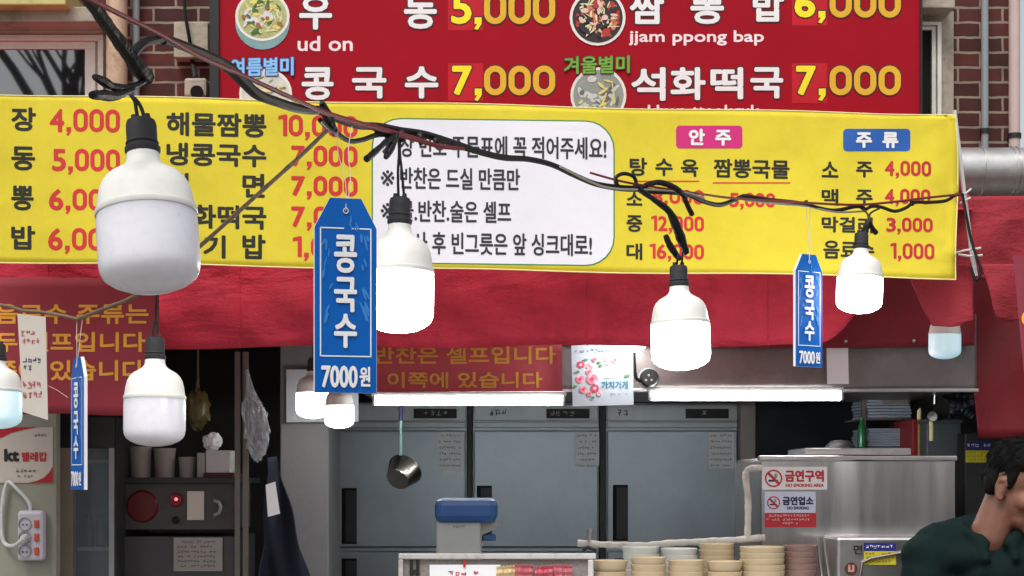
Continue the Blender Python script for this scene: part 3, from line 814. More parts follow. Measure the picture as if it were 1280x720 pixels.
# ---------------------------------------------------------------- LED bulbs
PROF = [(20, 195), (20.5, 202), (22, 207), (26, 212), (34, 217), (43, 222), (50, 229), (55, 238), (58, 250), (60, 264), (60.6, 268)]
RING = [(60.6, 268), (62.5, 269), (62.8, 275), (62, 276)]
DIFP = [(61.4, 276), (62, 290), (62, 338), (60.5, 347), (57, 354), (48, 361), (34, 367), (16, 370.5), (.01, 371.5)]
SOCK = [(.01, 150), (14, 150), (17.5, 152), (19, 157), (19, 185), (22, 187), (22, 192), (20, 195), (20, 199), (.01, 199)]
def bulb(cx, top, D, Y, label, lit=None, rot=(0, 0, 0), cord=None, zs=1.):
    """top: photo row of the socket's top; D: widest diameter in photo pixels"""
    k = D / 125 * Y / F
    t = thing('led_bulb', label, 'light bulb', P(cx, top, Y), 'LED bulbs hung round the stall', rot)
    cv = lambda pr: [(r * k, -(z - 150) * k * zs) for r, z in pr][::-1]
    w = MB(); w.lathe(cv(SOCK), n=28); s = w.build('socket', RUBBER, t, True, smooth=35)
    w = MB(); w.lathe([(19.4 * k, -33 * k), (20.6 * k, -31 * k), (19.4 * k, -29 * k)], n=28)
    for q in range(2): w.tube([((-1) ** q * 8 * k, 0, -1 * k), ((-1) ** q * 8 * k, 0, 7 * k)], [4.6 * k, 4 * k], 10)
    w.build('grommet', RUBBER, s, True, smooth=35)
    w = MB(); w.lathe(cv(PROF), n=40); w.build('housing', HOUSE, t, True, smooth='all')
    w = MB(); w.lathe(cv(RING), n=40); w.build('ring', HOUSE, t, True, smooth=50)
    w = MB(); w.lathe(cv(DIFP), n=40); w.build('diffuser', lit or DIFF, t, True, smooth='all')
    if cord:
        for q, pts in enumerate(cord):
            w = MB(); w.tube(spline([(p - t.location) if isinstance(p, Vector) else p for p in pts], 5), 2.4 * k if D > 70 else 2.8 * k, 8)
            w.build('cord', CABLE, t, True, smooth=True)
    return t
# ------------------------------------------------ the string of lights
def WY(x):
    tb = [(60, 1.55), (180, 1.8), (410, 2.5), (500, 2.75), (850, 3.4), (1010, 4.0), (1075, 4.1), (1200, 4.5), (1300, 4.7)]
    for (a, ya), (b, yb) in zip(tb, tb[1:]):
        if x <= b: return ya + (yb - ya) * max(0, (x - a) / (b - a))
    return tb[-1][1]
def wire(pts, dy=0): return [P(x, y, WY(x) + dy) for x, y in pts]
sl = thing('string_light_cable', 'taped black and red cable swooping across the stall with the bulbs hung from it', 'cable', P(640, 250, WY(640)))
def vtube(name, pts, rp, m, dy=0, n=8, parent=sl, bump=False):
    P_ = spline(wire(pts, dy), 6)
    rs = []
    N = len(pts)
    for i in range(len(P_)):
        f = i / (len(P_) - 1) * (len(rp) - 1) if isinstance(rp, list) else 0
        r = rp[int(f)] * (1 - f % 1) + rp[min(int(f) + 1, len(rp) - 1)] * (f % 1) if isinstance(rp, list) else rp
        rs.append(r * P_[i].y / F * (1 + (.06 * math.sin(i * .9) + .03 * math.sin(i * 2.3) if bump else 0)))
    w = MB(); w.tube(P_, rs, n); return w.build(name, m, parent, smooth=True)
vtube('cable', [(72, -50), (104, -8), (118, 10), (136, 34), (155, 60), (172, 84), (183, 97)], [6, 7, 8, 8.5, 9, 11, 10], TAPE, bump=True)
vtube('cable', [(165, 68), (178, 55), (192, 50), (206, 49), (226, 56), (255, 68), (285, 84), (305, 103), (322, 118), (345, 127), (375, 136), (405, 138)], [7, 6, 5.5, 6, 6.5, 7, 7.5, 7, 7, 6.5, 6, 5.5], CABLE, dy=-.005)
vtube('cable', [(400, 139), (425, 150), (450, 157), (475, 158), (500, 163), (530, 168), (560, 177), (600, 190), (630, 197), (660, 199), (690, 206), (720, 220), (745, 230), (775, 235), (800, 236)], [5, 5, 5, 4.5, 4.5, 5, 5, 4.2, 4, 3.6, 3.6, 3.6, 3.6, 4, 4], CABLE, dy=.004)
vtube('cable', [(795, 234), (815, 239), (840, 240), (860, 243), (880, 252), (900, 256), (918, 250), (930, 245), (945, 247), (965, 250), (1000, 254), (1040, 263), (1070, 258), (1080, 260)], [4, 3.6, 3.4, 3.2, 3, 3, 2.8, 2.6, 2.6, 2.6, 2.6, 2.4, 2.4, 2.4], CABLE)
vtube('cable', [(1082, 262), (1090, 258), (1102, 259), (1118, 264), (1132, 260), (1143, 253), (1160, 253), (1182, 251), (1194, 244), (1203, 243)], [2.2] * 10, CABLE)
vtube('cable', [(400, 150), (410, 160), (420, 166), (436, 176), (452, 175), (470, 169), (486, 168)], [3.2] * 7, CABLE, dy=-.012)
vtube('red_wire', [(40, -30), (110, -2), (150, 18), (200, 43), (250, 71), (300, 93), (340, 111), (375, 127), (402, 139), (440, 152), (480, 163), (520, 174), (550, 183), (580, 186)], [3.6, 3.6, 3.4, 3.2, 3, 3, 3, 3, 3.4, 4, 4, 3.6, 3, 1.8], REDW, dy=-.022)
vtube('red_wire', [(738, 216), (770, 225), (800, 231), (840, 237), (880, 243), (920, 248), (1000, 253), (1070, 256), (1120, 252), (1160, 247), (1200, 243)], [1.5] * 11, REDW, dy=-.02)
vtube('grey_wire', [(700, 208), (740, 228), (770, 236), (830, 238), (862, 242), (880, 248)], [1.4] * 6, GREYW, dy=-.024)
vtube('grey_wire', [(930, 250), (975, 255), (1010, 258), (1045, 265), (1080, 264)], [1.2] * 5, GREYW, dy=-.014)
vtube('splice', [(118, 96), (128, 101), (140, 108), (155, 111), (168, 108), (182, 100)], [3.5, 6.5, 5.5, 6, 4.5, 4], TAPE, bump=True)
vtube('splice', [(115, 119), (128, 119), (142, 120), (154, 117), (166, 112)], [5, 7, 6.5, 4.5, 3.5], TAPE, dy=-.01, bump=True)
vtube('splice', [(458, 199), (464, 194), (476, 183), (488, 173), (496, 168)], [4.2, 4.5, 3.6, 4, 4], TAPE, dy=-.03, bump=True)
vtube('splice', [(482, 197), (486, 190), (492, 178), (496, 168)], [3, 5, 4.5, 3.5], TAPE, dy=-.035, bump=True)
vtube('splice', [(402, 128), (408, 142), (415, 158), (420, 168)], [3, 7, 6, 4], TAPE, dy=-.01, bump=True)
vtube('splice', [(798, 236), (818, 250), (836, 264), (846, 284), (852, 300), (858, 316)], [3.6, 3.6, 4.5, 6, 6, 4], TAPE, dy=-.03, bump=True)
vtube('splice', [(832, 294), (837, 306), (845, 318), (850, 324)], [3, 4.5, 4, 3], TAPE, dy=-.036, bump=True)
vtube('splice', [(856, 248), (860, 258), (865, 268)], [3, 3.2, 3.4], TAPE, dy=-.036)
vtube('splice', [(772, 232), (770, 222), (780, 217), (792, 221), (795, 230), (790, 236)], [2.4] * 6, CABLE, dy=-.02)
vtube('splice', [(806, 232), (822, 228), (838, 232), (850, 240), (858, 248)], [3, 3.6, 4, 4, 3], TAPE, dy=-.02, bump=True)
vtube('splice', [(1083, 280), (1082, 287), (1079, 296), (1077, 303)], [3.5, 4.5, 4, 3.4], TAPE, dy=-.015, bump=True)
vtube('splice', [(1086, 277), (1091, 286), (1095, 291)], [3, 3, 3.4], TAPE, dy=-.02)
for x, y, r in ((470, 160, 6.5), (484, 168, 8), (502, 170, 8), (526, 173, 8.5), (545, 178, 7), (1008, 254, 4), (1140, 254, 3.6), (204, 50, 7)):
    p = P(x, y, WY(x) - .008); k = r * p.y / F
    w = MB(); w.lathe([(k * .86, -k * .5), (k, -k * .2), (k, k * .25), (k * .86, k * .5)], p, 12, Matrix.Rotation(R(75), 3, 'Y')); w.build('tape_wrap', TAPE, sl, smooth=True)

p = lambda x, y, dy=0: P(x, y, WY(x) + dy)
bulb(176, 150, 125, 1.8, 'largest bulb, unlit white with black socket, hanging in front of the yellow banner', None, (R(-9), R(-5.5), 0),
     [[P(172.5, 149, 1.8), P(171, 135, 1.8), P(170, 125, 1.8), P(166, 117, 1.8)], [P(180.5, 149, 1.8), P(178, 136, 1.8), P(173, 125, 1.8), P(165, 116, 1.8)]])
bulb(500, 247, 88, 2.72, 'brightly lit bulb partly hidden behind the big blue tag', LIT, (R(-3), R(.6), 0),
     [[P(498, 245, 2.72), P(497, 215, 2.72), P(498, 190, 2.73), P(497, 172, 2.74)], [P(505, 245, 2.72), P(502, 215, 2.72), P(499, 190, 2.73), P(499, 172, 2.74)]], 1.09)
bulb(848, 332, 74, 3.35, 'lit bulb hanging from a thick taped splice in front of the red valance', LIT, (R(-2), R(-1.5), 0),
     [[P(846, 331, 3.35), P(847, 325, 3.34), P(848, 318, 3.34)], [P(852, 331, 3.35), P(853, 325, 3.34), P(854, 315, 3.34)]])
bulb(1077, 291, 57, 4.08, 'small lit bulb in front of the drink prices on the yellow banner', LIT, (R(-2), R(2.5), 0),
     [[P(1076, 290, 4.08), P(1084, 276, 4.08), P(1083, 266, 4.09), P(1074, 259, 4.1)], [P(1080, 290, 4.08), P(1086, 276, 4.08), P(1087, 266, 4.09), P(1098, 259, 4.1)]])
bulb(194, 422, 77, 3.2, 'unlit white bulb hanging in front of the dark steel rack', None, (R(-2), 0, 0),
     [[P(191, 421, 3.2), P(192, 408, 3.2), P(195, 392, 3.2), P(195, 352, 3.17)], [P(198, 421, 3.2), P(197, 408, 3.2), P(195, 392, 3.2), P(196, 352, 3.17)]])
bulb(-2, 430, 60, 3.7, 'bluish bulb cut by the picture edge beside the white paper strip', DIM, (R(-2), 0, 0),
     [[P(-3, 429, 3.7), P(-6, 410, 3.7), P(-8, 386, 3.7)]])
ch = lambda x, y, Y, top: [[P(x, y, Y), P(x + .5, y - 20, Y), Vector((P(x, y, Y).x, Y, top))]]
bulb(391, 449, 42, 5.75, 'upper of two lit bulbs in front of the white sheet on the grey pillar', LITIN, (0, 0, 0), ch(391, 448, 5.75, 2.62))
bulb(424, 470, 37, 5.6, 'lower of two lit bulbs in front of the white sheet on the grey pillar', LITIN, (0, 0, 0), ch(424, 469, 5.6, 2.62))
bulb(790, 376, 36, 5.3, 'lit bulb whose round bottom shows beneath the valance above the flower poster', LIT, (0, 0, 0), ch(790, 375, 5.3, 2.6))
bulb(1181, 378, 40, 5.2, 'dim bluish bulb hanging under the torn red flap before the hood', DIM, (0, 0, 0), ch(1181, 377, 5.2, 2.6))

# ---------------------------------------------------------------- rope, blue tags, paper
def RY(x): return 3.55 + (2.5 - 3.55) * max(0, min(1, (x - 95) / 315)) if x > 95 else 3.55 + (95 - x) * .001
rp = lambda pts: spline([P(x, y, RY(x)) for x, y in pts], 5)
t = thing('rope', 'brown rope slanting down from the cable knot and off past the white paper strip', 'rope', P(95, 398, 3.55))
w = MB(); pts = rp([(412, 160), (370, 200), (320, 245), (245, 312), (205, 345), (165, 372), (130, 386), (97, 399)]); w.tube(pts, [2.7 * q.y / F * (1 + .1 * math.sin(i * 2.3)) for i, q in enumerate(pts)], 8); w.build('strand', ROPE, t, smooth=True)
w = MB(); pts = rp([(97, 399), (75, 394), (50, 390), (28, 388), (10, 383), (-40, 374)]); w.tube(pts, [2.2 * q.y / F for q in pts], 8); w.build('strand', ROPE, t, smooth=True)
def blue_tag(cx, top, H, Y, rz, label, hang, thr):
    k = H / 245 * Y / F
    t = thing('hanging_tag', label, 'sign', P(cx, top + H, Y), 'blue noodle tags hung over the stall front', (0, 0, rz))
    th = .0075
    out = [(-20, 247), (20, 247), (39.5, 284), (39.5, 491), (-39.5, 491), (-39.5, 284)]
    L = Local(0, 491, k)
    w = MB(); f = [L.at(x, y) for x, y in out]; bk = [v + Vector((0, th, 0)) for v in f]; n = len(out)
    w.add(f + bk, [tuple(range(n - 1, -1, -1)), tuple(range(n, 2 * n))] + [(i, (i + 1) % n, n + (i + 1) % n, n + i) for i in range(n)])
    w.build('board', FOAM, t, True)
    w = MB(); w.add([L.at(x * .985, y, .0012) for x, y in out], [tuple(range(n - 1, -1, -1))]); w.build('printed_face', TAGB, t, True)
    w = MB(); q = .8
    for x0, y0, x1, y1 in ((-32.5, 284, -32.5 + 2 * q, 446), (32.5 - 2 * q, 284, 32.5, 446), (-32.5, 446 - 2 * q, 32.5, 446), (-32.5, 284, -2, 284 + 2 * q), (8, 284, 32.5, 284 + 2 * q)): w.rect(L, x0, y0, x1, y1, .0020)
    w.build('border_line', WHITE, t, True)
    rn = random.Random(3); w = MB()
    for i in range(34):
        sx = rn.choice((-1, 1)); x = sx * (18 + rn.random() * 11); y = 292 + rn.random() * 110; a = R(60 * sx + rn.random() * 30 * sx); l, h = 4 + rn.random() * 7, .9 + rn.random()
        if i > 26: x, y, l, h = 3 + rn.random() * 14, 272 + rn.random() * 16, 3 + rn.random() * 3, .9
        c_, s_ = math.cos(a), math.sin(a)
        poly = [(x + l * math.cos(u) * c_ - h * math.sin(u) * s_, y + l * math.cos(u) * s_ + h * math.sin(u) * c_) for u in [m_ * 6.283 / 8 for m_ in range(8)]]
        if all(abs(px_) < 31 for px_, _ in poly): w.flat(L, poly, .0022 + i * .00002)
    w.build('splash_print', TAGL, t, True)
    for s, y0, y1 in (('콩', 293, 341), ('국', 346, 390), ('수', 392, 435)): text(L, s, (-15, y0, 14, y1), WHITE, t, 1.25, .0036, 0, True)
    text(L, '7000', (-31, 457, 15, 485), WHITE, t, .9, .0036, 0, True); text(L, '원', (17, 458, 31, 483), WHITE, t, .7, .0036, 0, True)
    w = MB(); w.tube([Vector((r_ * math.cos(a), -.003, r_ * math.sin(a) + (491 - 263) * k)) for r_, a in [(3.2 * k, q * .7) for q in range(10)]], .0009, 5); w.build('eyelet', THREAD, t, True)
    mi = Matrix.Rotation(-rz, 3, 'Z')
    for hx, hy, hY in hang:
        a = Vector((0, -.002, (491 - 263) * k)); b = mi @ (P(hx, hy, hY) - t.location)
        w = MB(); w.tube(spline([a, a.lerp(b, .35) + Vector((.004 * thr, 0, 0)), a.lerp(b, .7) + Vector((-.003 * thr, 0, 0)), b], 4), .0007, 5); w.build('thread', THREAD, t, True)
    return t
blue_tag(432, 247, 244, 2.5, R(14), 'largest blue noodle tag, facing the street in front of the lit bulb', [(422, 160, 2.51), (440, 158, 2.53)], 1)
blue_tag(1011, 317.5, 141, 4.0, R(33), 'small blue noodle tag turned aside below the cable near the steel hood', [(1008, 254, 4.0), (1013, 255, 4.0)], .3)
blue_tag(97, 446, 166, 3.55, R(-58), 'edge-on blue noodle tag hanging from the rope before the maroon banner', [(96, 399, 3.55), (103, 399, 3.53)], .3)
ps = thing('paper_strip', 'long faded paper strip with rows of red and dark print dangling from the rope', 'paper', P(42, 524, 3.6))
SP = Front(3.62, 3.56, 22, 60)
w = MB(); w.grid(SP, (22, 392), (57, 396), (60, 525), (29, 515), 4, 10, 0, lambda u, v, x, y: (x, y)); w.build('sheet', PAPERO, ps, solid=.001)
rn = random.Random(8)
for m, rows in ((mat('faded_red_ink', S(176, 90, 90), .7), ((26, 413, 52, 430), (28, 476, 56, 498))), (mat('faded_dark_ink', S(70, 74, 92), .7), ((28, 446, 52, 464),))):
    for x0, y0, x1, y1 in rows:
        w = MB(); scribble(w, SP, x0, y0, x1, (y0 + y1) / 2 - 1, .002, 6, rn); scribble(w, SP, x0 + 1, (y0 + y1) / 2 + 1, x1, y1, .002, 6, rn); w.build('lettering', m, ps)
w = MB(); w.tube([P(60, 482, 3.57), P(72, 488, 3.56), P(85, 497, 3.55)], .0005, 5)
tag(w.build('thread', THREAD), 'loose white thread between the paper strip and the edge-on blue tag', 'thread')
# strap, ties at the banner's end
t = thing('tie_pole', 'slim white pole leaning at the end of the yellow banner with cable ties', 'pole', P(1219, 345, 4.68))
w = MB(); w.tube([P(1193, 138, 4.68), P(1199, 190, 4.68), P(1207, 255, 4.68), P(1215, 318, 4.68), P(1220, 345, 4.68)], .0062, 10); w.build('pole', TUBEH, t, smooth=True)
for pts in ([(1194, 316), (1206, 313), (1226, 310)], [(1188, 252), (1196, 243), (1207, 242), (1214, 236)], [(1198, 318), (1212, 320), (1228, 319)], [(1200, 254), (1206, 251), (1213, 247)]):
    w = MB(); w.tube([P(x, y, 4.66) for x, y in pts], .0034, 6); w.build('cable_tie', THREAD, t, smooth=True)
w = MB(); w.tube(spline([P(1203, 244, 4.64), P(1208, 270, 4.65), P(1214, 300, 4.65), P(1221, 322, 4.65), P(1226, 338, 4.65), P(1220, 350, 4.65), P(1214, 335, 4.65)]), .0045, 8); w.build('cord', CABLE, t, smooth=True)

# ---------------------------------------------------------------- refrigerators
YR = 7.6
FR = Front(YR)
for i, (x0, x1) in enumerate(((417, 583), (591, 749), (758, 923))):
    lab = ('steel refrigerator behind the hanging ladle, its doors in shade', 'steel refrigerator with dented glossy doors, middle one of the row of three', 'steel refrigerator behind the white wrapped pipe and beige bowls')[i]
    f = thing('refrigerator', lab, 'refrigerator', (P((x0 + x1) / 2, 0, YR).x, YR + .35, 0), 'refrigerators along the back wall')
    a, b = P(x0, 538, YR), P(x1, 503, YR)
    w = MB(); w.box((a.x, YR + .03, .08), (b.x, YR + .7, b.z)); w.build('cabinet', FRIDGE, f)
    w = MB(); w.pbox(x0 + 1, 505, x1 - 1, 526, YR + .005, .03); tp = w.build('control_panel', FRIDGE2, f, bevel=.004)
    w = MB(); w.pbox(x0 + 1, 527.5, x1 - 1, 535, YR + .01, .03); w.build('trim', FRIDGE2, f, bevel=.004)
    rn = random.Random(i)
    w = MB(); w.rect(FR, x1 - 66, 511, x1 - 12, 523, .002); w.build('control_display', BLK, tp)
    w = MB(); w.use(GREYPL); scribble(w, FR, x1 - 62, 513, x1 - 16, 520, .004, 8, rn); w.build('lettering', None, tp)
    w = MB(); w.use(INKB); scribble(w, FR, x0 + 14, 512, x0 + 44, 521, .003, 7, rn); w.build('lettering', None, tp)
    dz = P(0, 682, YR).z
    for y0, y1, hy0, hy1, hx in ((538, 684, *((610, 680, 10) if i == 0 else (607, 676, 5) if i == 1 else (606, 676, 8))), (689, 900, 698, 760, 10)):
        c0, c1 = P(x0 + 1, y1, YR), P(x1 - 1, y0, YR)
        w = MB(); w.box((c0.x, YR, max(.15, c0.z)), (c1.x, YR + .028, c1.z)); dr = w.build('door', FRIDGE, f, bevel=.006)
        w = MB(); w.use(DARK); w.pbox(x0 + hx, hy0, x0 + hx + 19, hy1, YR - .003, .002); w.use(BLACKM); w.pbox(x0 + hx + 5, hy0 + 3, x0 + hx + 19, hy1 - 2, YR - .007, .003); w.build('handle', None, dr)
    lx, rx, y0, y1 = ((546, 580, 540, 588), (719, 749, 540, 582), (885, 918, 540, 586))[i]
    w = MB(); w.use(PAPER); w.pbox(lx, y0, rx, y1, YR - .003, .002)
    w.use(INKB)
    for q in range(6): scribble(w, FR, lx + 3, y0 + 3 + q * 7.5, rx - 3, y0 + 6 + q * 7.5, .0045, 3, rn)
    tag(w.build('paper_notice', None), ('crumpled paper notice on the shaded fridge behind the ladle', 'paper notice on the glossy fridge under the flower poster', 'printed paper notice on the fridge nearest the stainless range')[i], 'notice')
for x0, x1 in ((584.5, 589.5), (750.5, 756.5)):
    w = MB(); a, b = P(x0, 900, YR), P(x1, 503, YR); w.box((a.x, YR + .02, .02), (b.x, YR + .3, b.z))
    tag(w.build('steel_post', BLACKM), 'dark narrow post between the shaded and the glossy refrigerator' if x0 < 600 else 'dark narrow post between the glossy and the pipe-side refrigerator', 'post')

# ladle
t = thing('saucepan', 'steel saucepan with a long handle hanging in front of the shaded refrigerator', 'saucepan', P(503, 615, 6.2))
k = 6.2 / F
mx = Matrix.Rotation(R(-62), 3, 'X') @ Matrix.Rotation(R(14), 3, 'Y')
c = P(501, 594, 6.2)
w = MB(); w.lathe([(.001, -.03), (14.5 * k, -.03), (15.5 * k, -.026), (22 * k, .04), (22.6 * k, .041), (22 * k, .043), (14.5 * k, -.022), (.001, -.022)], c, 32, Matrix.Rotation(R(-26), 3, 'Z') @ Matrix.Rotation(R(-56), 3, 'X')); w.build('pan', mat('pan_steel', (.6, .57, .5), .25, 1., dirt=S(110, 96, 74), damt=.4), t, smooth=40)
w = MB(); w.tube([P(501, 569, 6.18), P(501, 552, 6.17), P(501, 512, 6.17)], [.007, .006, .0065], 10); w.build('handle', mat('handle_mint', S(150, 196, 190), .3, .3), t, smooth=True)
w = MB(); w.tube([P(501, 526, 6.165), P(501, 511, 6.165), P(500, 494, 6.165)], .0085, 10); w.build('grip', mat('grip_violet', S(60, 56, 120), .5), t, smooth=True)

# ---------------------------------------------------------------- counter, frame, jar, pipe
ctop = 1.262
ct = thing('serving_counter', 'steel topped serving counter under the bowl stacks', 'counter', (P(760, 0, 5.0).x, 5.0, 0))
a, b = P(500, 0, 4.86), P(1024, 0, 4.86)
w = MB(); w.box((a.x, 4.84, ctop - .03), (b.x, 5.3, ctop)); w.build('top', STEEL, ct, bevel=.004)
w = MB(); w.box((a.x + .03, 4.88, 0), (b.x - .03, 5.28, ctop - .03)); w.build('cabinet', STEEL, ct)
fr = thing('display_rack', 'rust-spotted white metal rack with a grey panel and taped papers on the counter', 'rack', P(620, 729, 4.9))
w = MB(); w.pbox(498, 692, 745, 699, 4.88, .02); w.pbox(498, 699.2, 504, 740, 4.88, .02); w.pbox(735, 700, 742, 740, 4.875, .02); w.build('frame', RUSTW, fr, bevel=.003)
w = MB(); w.pbox(504.5, 699.5, 735, 740, 4.895, .006); w.build('panel', MESHG, fr)
w = MB(); w.pbox(512, 700, 516, 720, 4.887, .004); w.pbox(520, 700, 524, 720, 4.887, .004); w.pbox(512, 712, 524, 717, 4.884, .004); w.build('latch', BLK, fr)
w = MB(); w.use(PAPER); w.pbox(537, 706, 626, 760, 4.888, .003); w.use(SREDI); w.pbox(579, 699, 582, 709, 4.884, .003)
rn = random.Random(4); scribble(w, Front(4.888), 560, 713.5, 600, 721, .002, 8, rn); scribble(w, Front(4.888), 545, 728, 615, 738, .002, 8, rn)
tag(w.build('paper_notice', None), 'white paper with red print taped to the white metal rack', 'notice')
for i, (x, m) in enumerate(((632, S(214, 190, 140)), (655, S(190, 96, 104)), (680, S(196, 84, 100)), (704, S(190, 100, 112)))):
    mm = mat('packet_%d' % i, m, .35, var=.2, scale=40, bump=.6, bscale=40)
    w = MB(); s = Front(4.882, None, 0, 1, lambda px, py: .004 * math.sin(px * .5) + .003 * math.sin(py * .7))
    w.grid(s, (x - 11, 708 - (i % 2) * 3), (x + 11, 706), (x + 12, 760), (x - 12, 760), 10, 12, 0, lambda u, v, X, Y_: (X, Y_ + (1.5 if int(u * 10) % 2 else 0) * (v == 0)))
    tag(w.build('snack_packet', mm, solid=.004), ('beige crinkled packet beside the red printed paper on the white rack', 'pale red packet next to the beige one on the white rack', 'bright red packet in the middle of the rack row', 'red packet at the bowl end of the white rack')[i], 'packet', 'packets on the white rack')
dj = thing('insulated_jug', 'grey box-shaped jug with a blue overhanging lid behind the white rack', 'jug', P(578, 729, 5.12))
w = MB(); a, b = P(545, 0, 5.02), P(601, 652, 5.02)
w.box((a.x, 5.02, ctop + .001), (b.x, 5.2, b.z)); w.build('body', GREYPL, dj, bevel=.008)
w = MB(); L_ = Front(5.02)
f = [(596, 653), (621, 653), (620, 660), (612, 665), (604, 668), (601, 673), (596, 673)]
vs = [L_.at(*q) + Vector((0, .03, 0)) for q in f]; vb = [v + Vector((0, .12, 0)) for v in vs]; n = len(f)
w.add(vs + vb, [tuple(range(n - 1, -1, -1)), tuple(range(n, 2 * n))] + [(i, (i + 1) % n, n + (i + 1) % n, n + i) for i in range(n)]); w.build('spout', GREYPL, dj)
w = MB(); w.pbox(543, 623, 621.5, 653.5, 5.0, .22); w.build('lid', BLUELID, dj, bevel=.022)
w = MB(); w.pbox(603, 668, 620, 676, 5.06, .06); w.build('tap', BLUELID, dj, bevel=.004)
w = MB(); w.use(INKB); scribble(w, L_, 566, 657, 582, 660, .003, 4); w.build('lettering', None, dj)
wp = thing('wrapped_pipe', 'white wrapped water pipe with a small valve running behind the bowl stacks', 'pipe', P(830, 690, 5.22))
kk = 5.22 / F
def lumpy(pts, r): q = spline([P(x, y, 5.22) for x, y in pts], 8); return q, [r * kk * (1 + .1 * math.sin(i * 1.7) + .06 * math.sin(i * .6)) for i in range(len(q))]
w = MB(); w.tube(*lumpy([(722, 679), (760, 681), (800, 682), (840, 679), (880, 677), (920, 675), (956, 672)], 4.2), 12); w.build('pipe', INSUL, wp, smooth=True)
w = MB(); w.tube(*lumpy([(934, 676), (935, 650), (935, 620), (932, 596), (936, 587), (952, 585)], 4.2), 12); w.build('pipe', INSUL, wp, smooth=True)
w = MB(); w.tube([P(736, 678, 5.2), P(737, 667, 5.2), P(737, 661, 5.2)], [.006, .006, .01], 10); w.build('valve', STEEL, wp, smooth=True)
w = MB(); w.tube([P(728, 688, 5.2), P(735, 684, 5.2), P(746, 689, 5.2)], .006, 8); w.build('valve_lever', BLK, wp, smooth=True)

# ---------------------------------------------------------------- bowls
def bowl_mesh(D, m):
    r = D / 2
    w = MB(); w.lathe([(.001, 0), (r * .62, 0), (r * .64, .004), (r * .8, .014), (r * .93, .03), (r * .985, .044), (r, .052), (r * .965, .053), (r * .9, .032), (r * .7, .012), (.001, .009)], n=28)
    return w
ORD = ('topmost', 'second from the top', 'third down', 'fourth down', 'fifth down', 'sixth down', 'seventh down', 'eighth down')
def stack(cx, top, D, Y, m, where, pitch=.019, col='beige'):
    zt = P(cx, top, Y).z
    n = max(2, int((zt - ctop - .053) / pitch) + 1)
    pitch = (zt - ctop - .056) / (n - 1)
    src = None
    jit = random.Random(cx)
    for i in range(n):
        if src is None:
            src = bowl_mesh(D * Y / F, m).build('bowl', m, None, True, smooth=35); o = src
        else:
            o = src.copy(); COL.objects.link(o)
        o.location = (P(cx, 0, Y).x + jit.uniform(-.0015, .0015), Y + jit.uniform(-.0015, .0015), zt - .053 - i * pitch)
        o['label'] = ('%s %s bowl of the stack %s' % (ORD[min(i, 7)], col, where)) if i < n - 1 or i == 0 else 'lowest %s bowl of the stack %s' % (col, where)
        o['category'] = 'bowl'; o['group'] = 'stacked bowls on the serving counter'
stack(763, 700, 43, 4.95, BEIGEB, 'beside the white rack')
stack(810, 696, 44, 4.95, BEIGEB, 'in front of the first white bowls')
stack(858, 699.5, 45, 4.95, BEIGEB, 'in front of the second white bowls')
stack(905, 701, 45, 4.95, BEIGEB, 'in front of the tall beige stack')
stack(953, 683, 56, 4.98, BEIGEB, 'below the no smoking stickers', col='wide beige')
stack(1000, 681, 42, 5.02, BROWNB, 'next to the steel tongs', col='brown')
stack(801, 683, 46, 5.1, WHITEB, 'nearer the white rack', col='white')
stack(849, 685, 46, 5.1, WHITEB, 'nearer the pipe elbow', col='white')
stack(896, 679, 44, 5.1, BEIGEB, 'tallest in the back row', col='pale beige')

# ---------------------------------------------------------------- stainless range and signs on it
YG = 5.25
rg = thing('cooking_range', 'brushed stainless cooking range cabinet with a raised lip behind the bowls', 'cooking range', (P(1072, 0, YG).x, YG + .3, 0))
a, b = P(951, 0, YG), P(1195, 572, YG)
w = MB(); w.box((a.x, YG, 0), (b.x, YG + .62, b.z)); w.build('cabinet', RANGE, rg, bevel=.012)
tl = [(951, 0), (1036, 0), (1045, 10.2), (1055, 11.2), (1065, 11.0), (1078, -2), (1120, -3), (1160, -4), (1170, 5), (1180, 8), (1188, 2), (1193, 0)]     # front sheet bent on purpose so a bulb's reflection streaks it
def tilt(x):
    for (a_, t0_), (b_, t1_) in zip(tl, tl[1:]):
        if x <= b_: return t0_ + (t1_ - t0_) * (x - a_) / (b_ - a_)
    return 0
offs = [0.0]; K_ = YG / F
for i in range(121): offs.append(offs[-1] + math.tan(R(tilt(953 + 2 * i))) * 2 * K_)
mn = min(offs)
w = MB(); w.grid(Front(YG - .0015, None, 0, 1, lambda x, y: -(offs[int((x - 953) / 2)] - mn) ), (953, 577), (1193, 577), (1193, 760), (953, 760), 120, 2); w.build('front_sheet', RANGE, rg, smooth='all')
w = MB(); w.pbox(949, 569.5, 1197, 576, YG - .012, .04); w.build('lip', STEEL, rg, bevel=.005)
w = MB(); a, b = P(1007, 569, YG + .15), P(1139, 560, YG + .15); w.box((a.x, YG + .15, a.z), (b.x, YG + .5, b.z)); tag(w.build('steel_tray', STEEL, bevel=.004), 'shallow steel tray lying on top of the stainless range', 'tray')
w = MB(); w.lathe([(.001, .03), (20 * YG / F * .6, .026), (19 * YG / F, .008), (20 * YG / F, 0)], P(1050, 560.5, YG + .3), 28)
tag(w.build('wok_lid', BLK, smooth='all'), 'black domed lid resting on the shallow steel tray', 'lid')
lb = thing('steel_fryer', 'lower stainless box with round and yellow stickers beside the man', 'fryer', (P(1130, 0, 5.0).x, 5.1, 0))
a, b = P(1046, 0, 5.0), P(1215, 671, 5.0)
w = MB(); w.box((a.x, 5.0, 0), (b.x, YG - .03, b.z)); w.build('cabinet', STEEL, lb, bevel=.01)
LS = Front(5.0)
